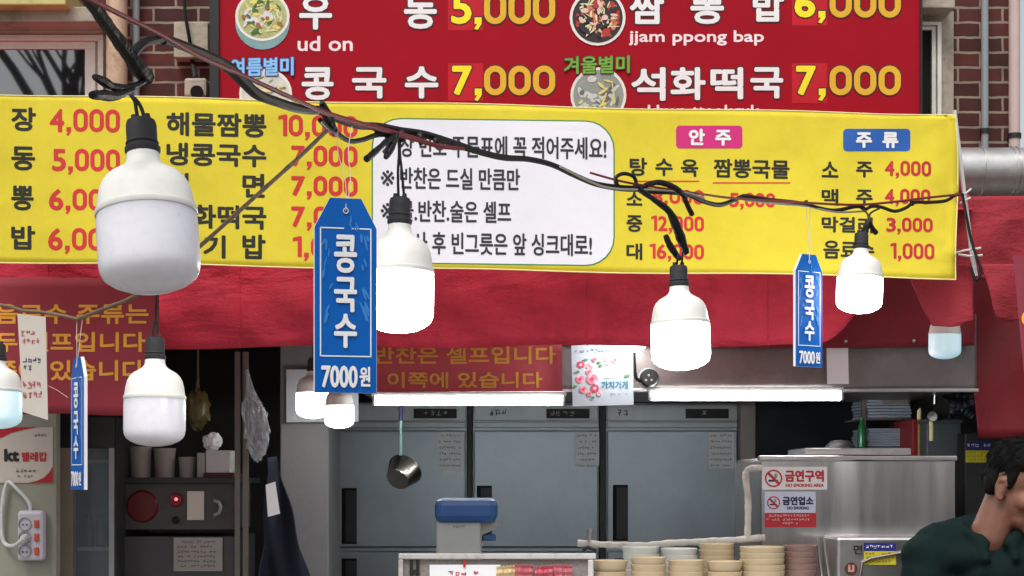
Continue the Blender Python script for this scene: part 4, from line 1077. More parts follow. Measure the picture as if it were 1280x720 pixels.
w = MB(); w.tube([P(1075, 720, 4.99), P(1078, 703, 4.99), P(1088, 698, 4.99), P(1130, 690, 4.99)], .0045, 8); w.build('rail', STEELH, lb, smooth=True)
w = MB(); w.use(STBLU); w.rect(LS, 1080, 678.5, 1120, 689, .002); w.use(STYEL); w.rect(LS, 1080, 689, 1120, 706, .002); w.use(WHITE); scribble(w, LS, 1082, 681, 1118, 685.5, .003, 5); w.use(INKB)
for q in range(3): scribble(w, LS, 1082, 690.5 + q * 5, 1118, 693.5 + q * 5, .003, 4)
tag(w.build('warning_sticker', None), 'bright blue and yellow sticker on the steel box beside the man', 'sticker')
w = MB(); w.use(mat('sticker_brown', S(92, 40, 36), .6)); w.disc(LS, 1064, 711, 8, None, .002); w.use(mat('sticker_tan', S(190, 150, 130), .6)); w.rect(LS, 1060, 706, 1063, 714, .003); w.rect(LS, 1065, 706, 1068, 714, .003); w.rect(LS, 1060, 712.5, 1068, 715, .0032)
tag(w.build('round_sticker', None), 'round brown sticker on the low steel box', 'sticker')
w = MB(); w.use(INK); put_text(w, LS, '면', 1067, 681, 1078, 693, .3, .002); w.build('lettering', None, lb)
for i, (x0, x1) in enumerate(((1022, 1029), (1030, 1038))):
    w = MB(); w.tube([P(x0, 672, 5.02), P(x0 + 2, 690, 5.02), P(x1, 728, 5.02)], .006, 8)
    tag(w.build('steel_rod', STEEL, smooth=True), ('upright steel tong arm next to the brown bowls', 'second steel tong arm, on the fryer side')[i], 'utensil')
GS = Front(YG)
def nosmoke(mb, cx, cy, r):
    mb.use(SREDI); n = 24
    vs = [GS.at(cx + q * math.cos(2 * math.pi * i / n), cy + q * math.sin(2 * math.pi * i / n), .005) for q in (r, r * .82) for i in range(n)]
    mb.add(vs, [(i + n, (i + 1) % n + n, (i + 1) % n, i) for i in range(n)])
    mb.use(INKB); mb.rect(GS, cx - r * .6, cy + r * .15, cx + r * .5, cy + r * .38, .0046)
    mb.use(mat('smoke_grey_ink', S(150, 150, 156), .6)); mb.disc(GS, cx + r * .25, cy - r * .3, r * .2, r * .3, .0046, 10)
    mb.use(SREDI); c_ = r * .62; t_ = r * .11; mb.flat(GS, [(cx - c_ - t_, cy - c_ + t_), (cx - c_ + t_, cy - c_ - t_), (cx + c_ + t_, cy + c_ - t_), (cx + c_ - t_, cy + c_ + t_)], .0052)
t = thing('no_smoking_sign', 'wide white no smoking sign with red lettering stuck on the stainless range', 'sign', P(993, 612, YG))
w = MB(); w.pbox(953, 583.5, 1034, 612, YG - .004, .003); w.build('plate', WHITE, t)
w = MB(); nosmoke(w, 967, 598, 11); w.build('symbol', None, t)
text(GS, '금연구역', (981, 587.5, 1030, 602.5), SREDI, t, .7, .005)
text(GS, 'NO SMOKING AREA', (982, 604.5, 1030, 608.8), SREDI, t, .25, .005, n=4)
t = thing('no_smoking_sign', 'smaller no smoking sticker with navy lettering and red lower band', 'sign', P(988, 659, YG))
w = MB(); w.pbox(956, 614.5, 1019.5, 641, YG - .004, .003); w.build('plate', mat('sticker_bluish', S(206, 214, 232), .5), t)
w = MB(); w.pbox(956, 641.2, 1020.5, 659, YG - .004, .003); w.build('red_band', SREDI, t)
w = MB(); nosmoke(w, 967, 628.5, 8.2); w.build('symbol', None, t)
text(GS, '금연업소', (978, 620.5, 1017, 631.5), NAVYI, t, .55, .005)
text(GS, 'NO SMOKING', (984, 633, 1011, 637), NAVYI, t, .2, .005, n=4)
w = MB(); w.use(PINKW)
for q, (x0, x1) in enumerate(((961, 1014), (958, 1018), (978, 1000))): scribble(w, GS, x0, 643 + q * 4.8, x1, 646 + q * 4.8, .0055, 3.4)
w.build('fine_print', None, t)

# ---------------------------------------------------------------- clutter behind the range
YK = 6.6
def ptag(mb, name, m, label, cat, **k): return tag(mb.build(name, m, None, **k), label, cat)
w = MB(); a, b = P(1085, 600, YK), P(1141, 400, YK); w.box((P(1141, 0, YK).x, YK, 0), (P(1160, 0, YK).x, YK + .4, 2.6)); ptag(w, 'steel_column', mat('dull_column', S(70, 66, 70), .6), 'dull grey column beside the red cutting board', 'column')
w = MB(); a, b = P(926, 0, 7.9), P(1090, 490, 7.9); w.box((a.x, 7.9, 0), (b.x, 8.2, b.z)); sh = ptag(w, 'dark_window_block', mat('dark_window_blue', S(40, 46, 54), .35, .3), 'dark block standing for the kitchen window behind the stainless range', 'cabinet')  # solid block stands in for the dark kitchen window
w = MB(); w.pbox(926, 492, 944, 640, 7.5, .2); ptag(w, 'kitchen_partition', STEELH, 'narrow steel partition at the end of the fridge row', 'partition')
def ribs(name, x0, y0, x1, y1, Y, d, label, cat, m, along='y'):
    w = MB(); a, b = P(x0, y1, Y), P(x1, y0, Y); n = 8
    for i in range(n):
        z0 = a.z + (b.z - a.z) * i / n; z1 = a.z + (b.z - a.z) * (i + .86) / n
        q = .004 * math.sin(i * 1.3); w.box((a.x + q, Y, z0), (b.x + q, Y + d, z1))
    return ptag(w, name, m, label, cat, bevel=.003)
TRAY = mat('pale_plastic_tray', S(176, 186, 206), .3, var=.08)
ribs('tray_stack', 1085, 491, 1139, 522, 6.4, .3, 'upper pile of pale plastic lids beneath the hood', 'lids', TRAY)
ribs('tray_stack', 1085, 535, 1138, 558, 6.4, .3, 'lower ribbed pale basket just above the steel tray', 'basket', TRAY)
w = MB(); w.pbox(1104, 490, 1136, 505, 6.39, .008); ptag(w, 'paper_label', mat('tan_card', S(140, 130, 122), .7), 'tan card label on the upper pile of plastic lids', 'label')
sf = thing('wall_shelf', 'steel wire shelf that carries the plastic lids behind the range', 'shelf', P(1112, 562, 6.4))
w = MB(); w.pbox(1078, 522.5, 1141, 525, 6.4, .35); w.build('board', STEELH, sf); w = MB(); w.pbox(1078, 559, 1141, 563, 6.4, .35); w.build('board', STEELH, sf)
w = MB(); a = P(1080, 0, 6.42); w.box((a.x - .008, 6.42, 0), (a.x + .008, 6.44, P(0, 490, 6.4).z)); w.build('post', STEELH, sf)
w = MB(); c = P(1077, 559, 6.35); w.lathe([(.001, 0), (.017, 0), (.017, .07), (.013, .085), (.008, .095), (.008, .115), (.001, .115)], c, 16)
bt = ptag(w, 'bottle', mat('green_bottle', S(40, 120, 70), .2), 'green bottle in front of the plastic lids', 'bottle', smooth=40)
for x, m, l in ((1140.5, S(150, 24, 34), 'red cutting board standing upright beside the plastic lids'), (1147.2, S(170, 140, 40), 'yellow cutting board between the red and green ones'), (1152.4, S(20, 80, 66), 'green cutting board against the grey bin')):
    w = MB(); w.pbox(x, 524, x + (6 if x < 1145 else 4.6), 572, 6.2, .3); ptag(w, 'cutting_board', mat('board_%d' % x, m, .5), l, 'cutting board', bevel=.003)['group'] = 'cutting boards on edge'
bn = thing('grey_bin', 'grey plastic bin with a white stick on its front beside the cutting boards', 'bin', P(1181, 574, 6.1))
w = MB(); w.pbox(1158, 528, 1202, 574, 6.1, .3); w.build('body', mat('bin_plastic', S(82, 92, 100), .5), bn, bevel=.006)
w = MB(); w.pbox(1156.5, 524, 1204, 529, 6.09, .32); w.build('rim', mat('bin_plastic', S(82, 92, 100), .5), bn, bevel=.004)
pn = thing('frying_pan', 'black pan with a steel ring hanging above the grey bin', 'pan', P(1166, 526, 6.0))
k = 6 / F
w = MB(); w.lathe([(.001, 0), (14 * k, .004), (18 * k, .02), (18.4 * k, .022), (17 * k, .02), (.001, .006)], P(1167, 514, 6.0), 24, Matrix.Rotation(R(60), 3, 'X')); w.build('pan', BLK, pn, smooth=True)
w = MB(); w.lathe([(.001, .01), (6 * k, .008), (6.6 * k, 0)], P(1165, 521, 5.93), 16, mx := Matrix.Rotation(R(80), 3, 'X')); w.build('steel_boss', STEEL, pn, smooth=True)
w = MB(); w.tube([P(1164, 523, 5.95), P(1164, 551, 5.94)], .008, 8); w.build('handle', HEM, pn, smooth=True)
w = MB(); w.tube([P(1168, 505, 6.0), P(1169, 488, 6.0)], .004, 6); w.build('hook', STEEL, pn)
w = MB(); w.tube([P(1149, 524, 6.0), P(1149, 514, 6.0), P(1153, 511, 6.0)], .008, 8); ptag(w, 'white_hook', HEM, 'small white hook above the yellow cutting board', 'hook', smooth=True)
for i, pts in enumerate(([(1172, 498), (1190, 505), (1206, 506), (1222, 500)], [(1178, 492), (1196, 494), (1214, 496), (1226, 508)], [(1184, 520), (1196, 511), (1208, 514), (1216, 520)])):
    w = MB(); q = spline([P(x, y, 6.1 + .05 * i) for x, y in pts], 6); w.tube(q, [.017 * (1 + .18 * math.sin(j * 2.2)) for j in range(len(q))], 10)
    ptag(w, 'hose', mat('grey_hose', S(92, 96, 106), .4, .3), ('crinkled grey hose in the clutter beneath the hood end', 'upper crinkled hose tucked under the hood end', 'short bent hose above the grey bin')[i], 'hose', smooth=True)
ec = thing('dark_locker', 'dark steel locker with a faded sticker behind the man', 'locker', (P(1236, 0, 6.0).x, 6.2, 0))
a, b = P(1206, 0, 6.0), P(1262, 541, 6.0)
w = MB(); w.box((a.x, 6.0, 0), (b.x, 6.5, b.z)); w.build('body', BLACKM, ec, bevel=.006)
LK = Front(6.0)
w = MB(); w.use(STBLU); w.rect(LK, 1208, 552, 1240, 562, .002); w.use(STYEL); w.rect(LK, 1207, 563, 1238, 578, .002); w.use(WHITE); scribble(w, LK, 1209, 554, 1239, 559, .003, 5); w.use(INKB)
for q in range(3): scribble(w, LK, 1209, 564.5 + q * 4.5, 1237, 567 + q * 4.5, .003, 4)
tag(w.build('warning_sticker', None), 'dull blue and yellow sticker on the dark locker behind the man', 'sticker')

# ---------------------------------------------------------------- dim corner: board, poster, power strip, glass fridge, rack
YW = 5.45
WB = Front(YW)
w = MB(); a, b = P(-130, 0, YW), P(70, 430, YW); w.box((a.x, YW, 0), (b.x, YW + .05, b.z))
tag(w.build('wall_board', WALLG), 'pale greenish board wall carrying the security poster and power strip', 'wall')
t = thing('security_poster', 'white security company poster with red curved corners on the pale board', 'poster', P(20, 604, YW))
w = MB(); w.pbox(-60, 534, 66, 603.5, YW - .004, .003); w.build('sheet', PAPERO, t)
w = MB(); n = 10
cur = lambda x: 549 - 15 * ((x + 60) / 110) ** .5 if x < 50 else 534
vs = [(-60, 534)] + [(50 - i * 11, 548 - (14 * (1 - ((10 - i) / 10)) if 0 else 14 * (1 - math.sqrt(i / 10)) * 1)) for i in range(11)]
w.flat(WB, [(-60, 534), (48, 534), (30, 537), (14, 541), (0, 548), (-60, 556)], .0055)
cv = [(66, 583), (62, 590), (55, 597), (46, 601), (36, 603.3)]
for (x0, y0), (x1, y1) in zip(cv, cv[1:]): w.flat(WB, [(x0, y0), (66.0, 603.3), (x1, y1)], .0055)
w.build('red_corner', mat('poster_red', S(176, 16, 30), .5), t)
text(WB, 'kt', (5, 561, 24, 577), INK, t, 1.1, .006)
text(WB, '텔레캅', (27, 565, 59, 577), SREDI, t, .4, .006)
w = MB(); w.use(INKB); scribble(w, WB, 43, 542, 60, 546, .006, 4); scribble(w, WB, 15, 586, 48, 590.5, .006, 5); scribble(w, WB, 22, 594, 44, 597, .006, 4); w.build('fine_print', None, t)
ps = thing('power_strip', 'lavender white power strip with three sockets and orange switches', 'power strip', P(37, 702, YW))
w = MB(); w.pbox(21, 638, 54, 701, YW - .045, .044); w.build('body', mat('strip_plastic', S(196, 192, 206), .4), ps, bevel=.012)
for y in (655, 672, 689):
    w = MB(); w.lathe([(.001, -.004), (.017, -.004), (.019, .003), (.0215, .004), (.022, 0)], P(31, y, YW - .046), 20, Matrix.Rotation(R(90), 3, 'X')); so_ = w.build('outlet', GREYPL, ps, smooth=40)
    w = MB(); S_ = Front(YW - .046)
    for q in (-2.4, 2.4): w.disc(S_, 31 + q, y + 1, 1.2, None, .003, 8)
    w.build('hole', DARK, so_)
    w = MB(); w.pbox(42.5, y - 5, 48, y + 5, YW - .052, .008); w.build('switch', mat('orange_switch', S(190, 84, 48), .4), ps, bevel=.002)
w = MB(); w.tube(spline([P(32, 671, YW - .05), P(27, 675, YW - .075), P(20, 681, YW - .06), P(10, 682, YW - .03), P(3, 672, YW - .02), P(2, 640, YW - .02), P(6, 610, YW - .02)]), [.011] * 6 + [.007] * 31, 8); w.build('plug_cord', TUBEH, ps, smooth=True)
w = MB(); w.tube(spline([P(38, 640, YW - .03), P(36, 628, YW - .03), P(22, 612, YW - .03), P(9, 603, YW - .02), P(4, 630, YW - .02)]), .006, 8); w.build('supply_cord', TUBEH, ps, smooth=True)
gf = thing('display_fridge', 'narrow glass door display fridge with bluish stock beside the pale board', 'display fridge', (P(108, 0, 5.6).x, 5.85, 0))
YD = 5.6
a, b = P(72, 0, YD), P(144, 522, YD)
for x0, x1, m in ((70.5, 75, DARK), (75, 90, mat('tan_frame', S(150, 140, 124), .6)), (136, 142.5, mat('grey_frame', S(150, 152, 154), .5))):
    w = MB(); p0, p1 = P(x0, 0, YD), P(x1, 560, YD); w.box((p0.x, YD, .05), (p1.x - .001, YD + .05, p1.z)); w.build('door_frame', m, gf)
w = MB(); w.pbox(70.5, 522, 143, 559.5, YD, .5); w.build('header', BLACKM, gf)
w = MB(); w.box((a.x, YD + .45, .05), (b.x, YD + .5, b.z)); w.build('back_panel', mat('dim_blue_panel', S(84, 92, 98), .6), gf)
w = MB(); w.box((P(142.6, 0, YD).x, YD + .01, .05), (P(145, 0, YD).x, YD + .5, b.z)); w.build('side_panel', BLACKM, gf)
for z in (.3, .65, 1.0, 1.35, 1.66):
    w = MB(); w.box((P(91, 0, YD).x, YD + .06, z), (P(136, 0, YD).x, YD + .44, z + .012)); w.build('shelf', GREYPL, gf)
w = MB(); p0, p1 = P(90, 0, YD), P(136, 560, YD); w.box((p0.x, YD + .01, .06), (p1.x, YD + .016, p1.z)); w.build('glass_door', mat('fridge_glass', S(150, 165, 170), .08, alpha=.25, var=.05), gf)
rn = random.Random(12)
for row, (z, m, h) in enumerate(((1.362, S(30, 52, 92), .12), (1.012, S(50, 70, 90), .2))):
    for q in range(3):
        c = Vector((P(98 + q * 15, 0, YD).x, YD + .14, z)); w = MB(); w.lathe([(.001, 0), (.019, 0), (.019, h * .7), (.01, h * .85), (.01, h), (.001, h)], c, 14)
        o = ptag(w, 'drink_bottle', mat('stock_%d' % row, m, .4), '%s drink bottle on the %s shelf of the glass fridge' % (('first', 'middle', 'last')[q], ('upper', 'lower')[row]), 'bottle', smooth=40); o['group'] = 'bottles inside the glass fridge'

rk = thing('steel_rack', 'dark steel rack with a gas control panel holding pale tubs', 'rack', (P(222, 0, 5.72).x, 5.85, 0))
YQ = 5.72
RK = Front(YQ)
w = MB(); a, b = P(143, 604, YQ), P(300, 597, YQ); w.box((a.x, YQ, a.z), (b.x, YQ + .45, b.z)); w.build('shelf', BLACKM, rk)
w = MB(); a, b = P(143, 662, YQ), P(290, 604.5, YQ); w.box((a.x, YQ + .02, a.z), (b.x, YQ + .4, b.z)); w.build('control_panel', mat('dark_grey_panel', S(70, 67, 66), .6), rk)  # plain dark grey panel colour
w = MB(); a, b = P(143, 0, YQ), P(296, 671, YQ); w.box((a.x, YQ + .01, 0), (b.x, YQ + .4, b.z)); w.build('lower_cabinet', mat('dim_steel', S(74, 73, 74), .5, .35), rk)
for x in (294, 304):
    w = MB(); p0 = P(x, 0, YQ); w.box((p0.x, YQ - .01, 0), (p0.x + .018, YQ + .01, P(0, 440, YQ).z)); w.build('post', mat('rack_post', S(104, 98, 92), .5), rk)
mxq = Matrix.Rotation(R(90), 3, 'X'); k = YQ / F
w = MB(); w.lathe([(.001, .012), (18 * k, .01), (20.5 * k, 0)], P(178, 633, YQ + .02), 28, mxq); w.build('red_disc', mat('dark_red_enamel', S(96, 16, 18), .35), rk, smooth=True)
w = MB(); w.lathe([(.001, .016), (7.5 * k, .012), (9 * k, 0)], P(220, 625, YQ + .02), 20, mxq); pl = w.build('indicator', mat('indicator_red', S(120, 8, 18), .3), rk, smooth=True)
w = MB(); w.lathe([(.001, .004), (2 * k, .003), (2.4 * k, 0)], P(220, 624, YQ + .006), 12, mxq); w.build('lamp', glow('indicator_glow', (1, .05, .08), .8), pl)
w = MB(); w.lathe([(.001, .02), (4 * k, .018), (5 * k, 0)], P(220, 650, YQ + .02), 14, mxq); w.build('knob', DARK, rk, smooth=True)
w = MB(); w.tube([P(268, 626, YQ + .01), P(274, 628, YQ), P(276, 634, YQ - .01), P(274, 641, YQ), P(268, 644, YQ + .01)], .006, 8); w.build('handle', GREYPL, rk, smooth=True)
w = MB(); w.pbox(234, 614, 255, 650, YQ + .014, .003); tag(w.build('paper_notice', PAPERO), 'small blank grey paper beside the red lamp on the steel rack', 'notice')
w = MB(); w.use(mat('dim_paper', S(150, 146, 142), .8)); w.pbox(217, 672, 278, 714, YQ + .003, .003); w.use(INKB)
for q in range(6): scribble(w, RK, 222, 676 + q * 6, 273, 679 + q * 6, .0, 4)
tag(w.build('paper_notice', None), 'larger printed paper on the lower cabinet of the steel rack', 'notice')
TUB = mat('pale_tub', S(158, 154, 148), .6)
for i, (x0, y0, x1, y1, lab) in enumerate(((161, 558, 190, 597, 'tall pale tub first on the steel rack shelf'), (192, 560, 220, 597, 'tall pale tub under the unlit bulb, second on the rack shelf'), (223, 571, 245, 597, 'low pale tub between the tall tubs and the box'), (246, 566, 256, 597, 'slim pale carton beside the white box on the rack'), (257, 563, 288, 591, 'bright white box last on the rack shelf'))):
    w = MB()
    if i < 3:
        r = (x1 - x0) / 2 * YQ / F; h = (y1 - y0) * YQ / F
        w.lathe([(.001, 0), (r * .86, 0), (r * .96, h * .9), (r, h * .93), (r, h), (r * .93, h), (r * .9, h * .8), (.001, h * .78)], P((x0 + x1) / 2, 596.8, YQ + .1), 24)
        ptag(w, 'food_tub', TUB, lab, 'tub', smooth=40)
    else:
        w.pbox(x0, y0, x1, 596.8 if i == 3 else y1, YQ + .06, .12); ptag(w, 'food_carton', mat('white_carton', S(196, 194, 192), .6) if i == 4 else TUB, lab, 'box', bevel=.003)
w = MB(); w.pbox(254, 591.3, 292, 596.8, YQ + .05, .2); ptag(w, 'maroon_box', mat('maroon_card', S(84, 30, 40), .7), 'flat maroon box under the bright white box', 'box', bevel=.002)
w = MB(); w.pbox(143, 545, 160, 596.8, YQ + .08, .15); ptag(w, 'maroon_box', mat('maroon_card', S(84, 30, 40), .7), 'upright maroon box at the fridge end of the rack shelf', 'box', bevel=.003)
w = MB(); pts = []
rn = random.Random(6)
cen = P(321, 532, 5.7)
w.ell(cen, (.045, .03, .115), n=24, m=18)
for v in w.v:
    dv = v - cen; v += dv * .35 * (rn.random() - .5); v.x -= .02 * max(0, dv.z / .1); 
w.tube([cen + Vector((-.02, 0, .1)), cen + Vector((-.03, 0, .17)), cen + Vector((-.035, 0, .2))], [.02, .008, .006], 8)
ptag(w, 'plastic_bag', PLAST, 'crumpled clear plastic bag hanging beside the rack post', 'bag')
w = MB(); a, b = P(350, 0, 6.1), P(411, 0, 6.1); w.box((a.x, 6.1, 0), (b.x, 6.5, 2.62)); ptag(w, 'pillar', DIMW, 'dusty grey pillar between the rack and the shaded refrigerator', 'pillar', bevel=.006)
w = MB(); a, b = P(413, 0, 6.9), P(417, 0, 6.9); w.box((a.x - .01, 6.9, 0), (b.x, 6.95, P(0, 600, 6.9).z)); ptag(w, 'wooden_stick', mat('ochre_wood', S(120, 100, 50), .7), 'ochre wooden stick standing between the pillar and the fridge', 'stick')
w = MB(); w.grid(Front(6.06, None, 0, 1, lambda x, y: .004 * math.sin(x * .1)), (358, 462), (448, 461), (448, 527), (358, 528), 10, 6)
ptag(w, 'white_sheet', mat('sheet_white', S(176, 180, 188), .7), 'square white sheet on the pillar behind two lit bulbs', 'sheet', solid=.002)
w = MB(); w.use(NAVYC); NC = Front(5.78, None, 0, 1, lambda x, y: .03 * math.sin(x * .09 + y * .012) + .012 * math.sin(x * .22 - y * .03))
w.grid(NC, (334, 572), (346, 570), (396, 760), (322, 760), 22, 26, 0, lambda u, v, x, y: (x + 2 * math.sin(v * 14 + u * 3), y))
ptag(w, 'navy_cloth', None, 'dark navy cloth draped in folds against the grey pillar', 'cloth', smooth='all', solid=.003)
w = MB(); w.grid(Front(5.70), (332, 606), (344, 602), (350, 642), (335, 646), 3, 4); ptag(w, 'white_label', PAPER, 'slim white paper label hanging on the navy cloth', 'label', solid=.001)

def crumple(c, rr_, seed, amt=.4):
    rn_ = random.Random(seed); w_ = MB(); w_.ell(c, rr_, None, 18, 12)
    for v in w_.v: v += (v - Vector(c)) * amt * (rn_.random() - .5)
    return w_
_ob = crumple(P(247, 512, 5.85), (.045, .04, .07), 2); _ob.tube([P(247, 498, 5.85), P(247.5, 470, 5.85), Vector((P(248, 0, 5.85).x, 5.85, 2.62))], [.012, .004, .003], 6)
ptag(_ob, 'olive_bag', mat('olive_film', S(88, 80, 38), .4), 'crumpled olive plastic bag hanging behind the unlit bulb and rack', 'bag', smooth=50)
ptag(crumple(P(266, 552, 5.84), (.036, .03, .03), 3), 'crumpled_paper', PAPER, 'crumpled white paper on top of the bright white box', 'paper', smooth=30)

# ---------------------------------------------------------------- the man in the green shirt
def remesh(o, vox, it=6, fac=.5):
    m = o.modifiers.new('remesh', 'REMESH'); m.mode = 'VOXEL'; m.voxel_size = vox; m.use_smooth_shade = True
    s = o.modifiers.new('smooth', 'SMOOTH'); s.iterations = it; s.factor = fac
SKIN = mat('skin', S(116, 76, 60), .6, var=.16, scale=20, bump=.1, bscale=150)
SHIRT = mat('dark_green_cloth', S(10, 28, 27), .9, spec=.15, var=.15, scale=10, bump=.35, bscale=14)
HAIR = mat('black_hair', S(8, 7, 7), .75, spec=.15, var=.4, scale=90, bump=.7, bscale=160, stretch=(1, 1, .3))
TROU = mat('dark_trousers', S(36, 36, 42), .9)
YM = 4.6
man = thing('person', 'man in dark green shirt with short black hair bowing his head by the steel range', 'person', (1.40, YM, 0))
HC = Vector((1.443, YM - .02, 1.585)); HS = .95
HM = Matrix.Rotation(R(-44), 3, 'Z') @ Matrix.Rotation(R(22), 3, 'Y')
def H(x, y, z): return HC + HM @ (Vector((x, y, z)) * HS)
w = MB()
e = lambda c, r: w.ell(H(*c), [q * HS for q in r], HM, 20, 14)
e((-.012, 0, .035), (.098, .075, .088)); e((.03, 0, -.03), (.064, .060, .088)); e((.048, 0, -.085), (.046, .045, .036)); e((.083, 0, -.108), (.02, .022, .018))
e((.1, 0, -.028), (.016, .013, .028)); e((.108, 0, -.038), (.013, .015, .011)); e((.084, .03, .012), (.014, .024, .010)); e((.084, -.03, .012), (.014, .024, .010))
e((.085, 0, -.066), (.016, .024, .007)); e((.085, 0, -.078), (.015, .021, .007)); e((.06, .045, -.03), (.03, .02, .025)); e((.06, -.045, -.03), (.03, .02, .025))
for sgn in (-1, 1):
    e((-.004, .070 * sgn, -.018), (.014, .010, .026))
    rim = [(.008, -.036), (.004, -.046), (-.006, -.042), (-.014, -.028), (-.022, -.008), (-.021, .008), (-.010, .016), (.004, .012), (.010, .0)]
    w.tube([H(x_, (.079 - .004 * (x_ > 0)) * sgn, z_) for x_, z_ in rim], [.006, .0075, .0065, .0055, .0055, .0055, .0055, .005, .004], 8)
# neck, trunk, limbs as one surface
w.caps(H(-.02, 0, -.05), (1.375, YM + .015, 1.43), .054, .058)
w.caps((1.375, YM + .02, 1.44), (1.375, YM + .04, 1.36), .058, .07)
ms = {'sh': ((1.195, YM + .02, 1.372), (1.555, YM + .06, 1.36))}
w.ell((1.375, YM + .05, 1.22), (.175, .11, .2)); w.ell((1.38, YM + .07, 1.0), (.155, .11, .17)); w.ell((1.385, YM + .09, .9), (.165, .12, .11))
arms = [((1.195, YM + .02, 1.37), (1.125, YM - .03, 1.10), (1.215, YM - .2, .92)), ((1.555, YM + .06, 1.36), (1.63, YM + .0, 1.09), (1.585, YM - .2, .93))]
for s_, (a, b, c) in enumerate(arms):
    w.caps((1.375, YM + .04, 1.38), a, .07, .062); w.caps(a, b, .052, .042); w.caps(b, c, .041, .028)
    a, b, c = Vector(a), Vector(b), Vector(c); dr = (c - b).normalized(); sd = Vector((1 if s_ == 0 else -1, .25, 0)); sd = (sd - dr * sd.dot(dr)).normalized(); nn = dr.cross(sd)
    pc = c + dr * .055; w.ell(c + dr * .05, (.024, .04, .026)); w.caps(c, c + dr * .07, .026, .024)
    for q in range(4):
        st = c + dr * .085 + sd * (.027 - q * .018); ln = (.036, .042, .039, .03)[q]; d2 = (dr + nn * .45 * (1 if s_ else -1)).normalized(); m1 = st + dr * ln; m2 = m1 + d2 * ln * .75
        w.caps(c + dr * .05 + sd * (.022 - q * .014), st, .0105, .0095); w.caps(st, m1, .0095, .0085); w.caps(m1, m2, .0085, .0075)
    w.caps(c + dr * .02 + sd * .02, c + dr * .055 + sd * .052, .013, .0105); w.caps(c + dr * .055 + sd * .052, c + dr * .085 + sd * .058, .0105, .0085)
legs = [((1.30, YM + .09, .88), (1.285, YM + .06, .48), (1.27, YM + .1, .09)), ((1.47, YM + .09, .88), (1.49, YM + .05, .48), (1.51, YM + .1, .09))]
for a, b, c in legs: w.caps(a, b, .085, .056); w.caps(b, c, .054, .036); w.caps((c[0], c[1], .05), (c[0], c[1] - .14, .035), .038, .03)
body = w.build('body', SKIN, man); remesh(body, .0058, 4)
# shirt
w = MB()
w.ell((1.375, YM + .05, 1.235), (.195, .13, .2)); w.ell((1.38, YM + .07, 1.02), (.185, .14, .22)); w.ell((1.385, YM + .085, .9), (.185, .14, .12))
for s_, (a, b, c) in enumerate(arms):
    w.caps((1.365 if s_ == 0 else 1.39, YM + .055, 1.395), a, .085, .074); w.caps(a, b, .072, .062); w.caps(b, Vector(b).lerp(Vector(c), .5), .06, .055)
w.caps((1.33, YM + .07, 1.438), (1.24, YM + .045, 1.405), .066, .074)
# collar: band round the neck, open in a V at the front
w.ell((1.30, YM + .005, 1.375), (.075, .085, .055)); w.ell((1.46, YM + .005, 1.375), (.075, .085, .055)); w.ell((1.378, YM + .0, 1.33), (.12, .09, .07))
cc = Vector((1.378, YM + .015, 1.452))
for sg in (0, 1):
    pts = []
    for i in range(9):
        a_ = R(90) + (R(165) * i / 8) * (1 if sg == 0 else -1)
        rr_ = .074 + .012 * (i / 8); pts.append(cc + Vector((rr_ * math.cos(a_), rr_ * .95 * math.sin(a_), .045 - .085 * (i / 8) ** 1.6)))
    w.tube(pts, [.017] * 7 + [.019, .015], 10)
    w.caps(pts[-2], pts[-1] + Vector((.02 if sg else -.02, -.02, -.035)), .018, .012)
shirt = w.build('shirt', SHIRT, man); remesh(shirt, .0095, 4)
dtx = bpy.data.textures.new('folds', 'CLOUDS'); dtx.noise_scale = .11; dtx.noise_depth = 2
dm = shirt.modifiers.new('folds', 'DISPLACE'); dm.texture = dtx; dm.strength = .034; dm.mid_level = .5; dm.texture_coords = 'LOCAL'
w = MB()
for q in range(5): w.ell((1.375 + .004 * q, YM - .082 - .004 * min(q, 2) + .01 * max(0, q - 3), 1.33 - q * .085), (.006, .004, .006), None, 10, 6)
w.build('button', BLK, man)
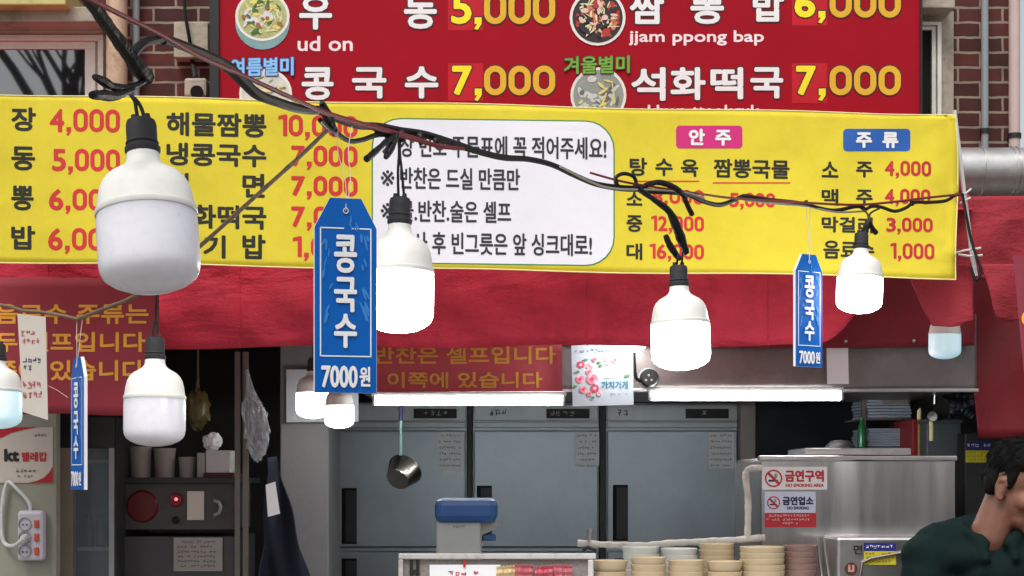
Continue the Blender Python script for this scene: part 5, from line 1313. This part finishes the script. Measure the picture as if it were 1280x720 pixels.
# hair
w = MB()
e = lambda c, r: w.ell(H(*c), [q * HS for q in r], HM, 20, 14)
e((-.022, 0, .062), (.09, .08, .078)); e((-.05, 0, .012), (.054, .07, .07)); e((.02, 0, .092), (.075, .07, .042)); e((.012, .0, .075), (.08, .076, .035))
for sgn in (-1, 1): e((.012, .068 * sgn, .025), (.016, .012, .035)); e((-.045, .06 * sgn, -.005), (.03, .02, .045))
e((-.066, 0, -.03), (.026, .048, .032))
hair = w.build('hair', HAIR, man); remesh(hair, .006, 3)
ht = bpy.data.textures.new('tufts', 'CLOUDS'); ht.noise_scale = .009; ht.noise_depth = 3
dm = hair.modifiers.new('tufts', 'DISPLACE'); dm.texture = ht; dm.strength = .006; dm.mid_level = .5; dm.texture_coords = 'LOCAL'
rn = random.Random(21); w = MB()
shells = [((-.022, 0, .062), (.09, .08, .078)), ((-.05, 0, .012), (.054, .07, .07)), ((.02, 0, .092), (.075, .07, .042))]
for q in range(1500):
    c_, r_ = shells[0 if q % 10 < 6 else 1 if q % 10 < 8 else 2]
    dv = Vector((rn.gauss(0, 1), rn.gauss(0, 1), rn.gauss(0, 1))).normalized()
    p_ = Vector(c_) + Vector((dv.x * r_[0], dv.y * r_[1], dv.z * r_[2])) * .97
    if p_.z < .0 and p_.x > -.02 or (p_.x > .05 and p_.z < .075): continue
    fl = Vector((-.35 + rn.uniform(-.3, .3) + .9 * (p_.x > .02), dv.y * .5 + rn.uniform(-.3, .3), -.8)); fl = (fl - dv * fl.dot(dv)).normalized()
    ln = rn.uniform(.014, .03); m1 = p_ + fl * ln * .5 + dv * .004; m2 = p_ + fl * ln + dv * rn.uniform(.001, .006)
    w.tube([H(*p_), H(*m1), H(*m2)], [.0011, .0010, .0003], 4, False)
w.build('hair', HAIR, hair)
for sgn in (-1, 1):
    w = MB(); w.ell(H(.08, .031 * sgn, -.004), (.011, .012, .009), HM); ey = w.build('eye', mat('eye_white', S(220, 216, 210), .2), man, smooth='all')
    w = MB(); w.ell(H(.089, .031 * sgn, -.004), (.003, .006, .006), HM); w.build('iris', mat('iris', S(30, 20, 16), .2), ey, smooth='all')
    w = MB(); w.tube([H(.093, .016 * sgn, .016), H(.094, .03 * sgn, .021), H(.082, .048 * sgn, .017)], [.004, .005, .003], 8); w.build('eyebrow', HAIR, man, smooth=True)
w = MB(); w.ell((1.385, YM + .09, .9), (.19, .145, .13))
for a, b, c in legs: w.caps(a, b, .105, .075); w.caps(b, (c[0], c[1], .1), .074, .06)
tr = w.build('trousers', TROU, man); remesh(tr, .012, 4)
for a, b, c in legs:
    w = MB(); w.ell((c[0], c[1] - .06, .045), (.05, .14, .045)); w.build('shoe', BLK, man, smooth='all')
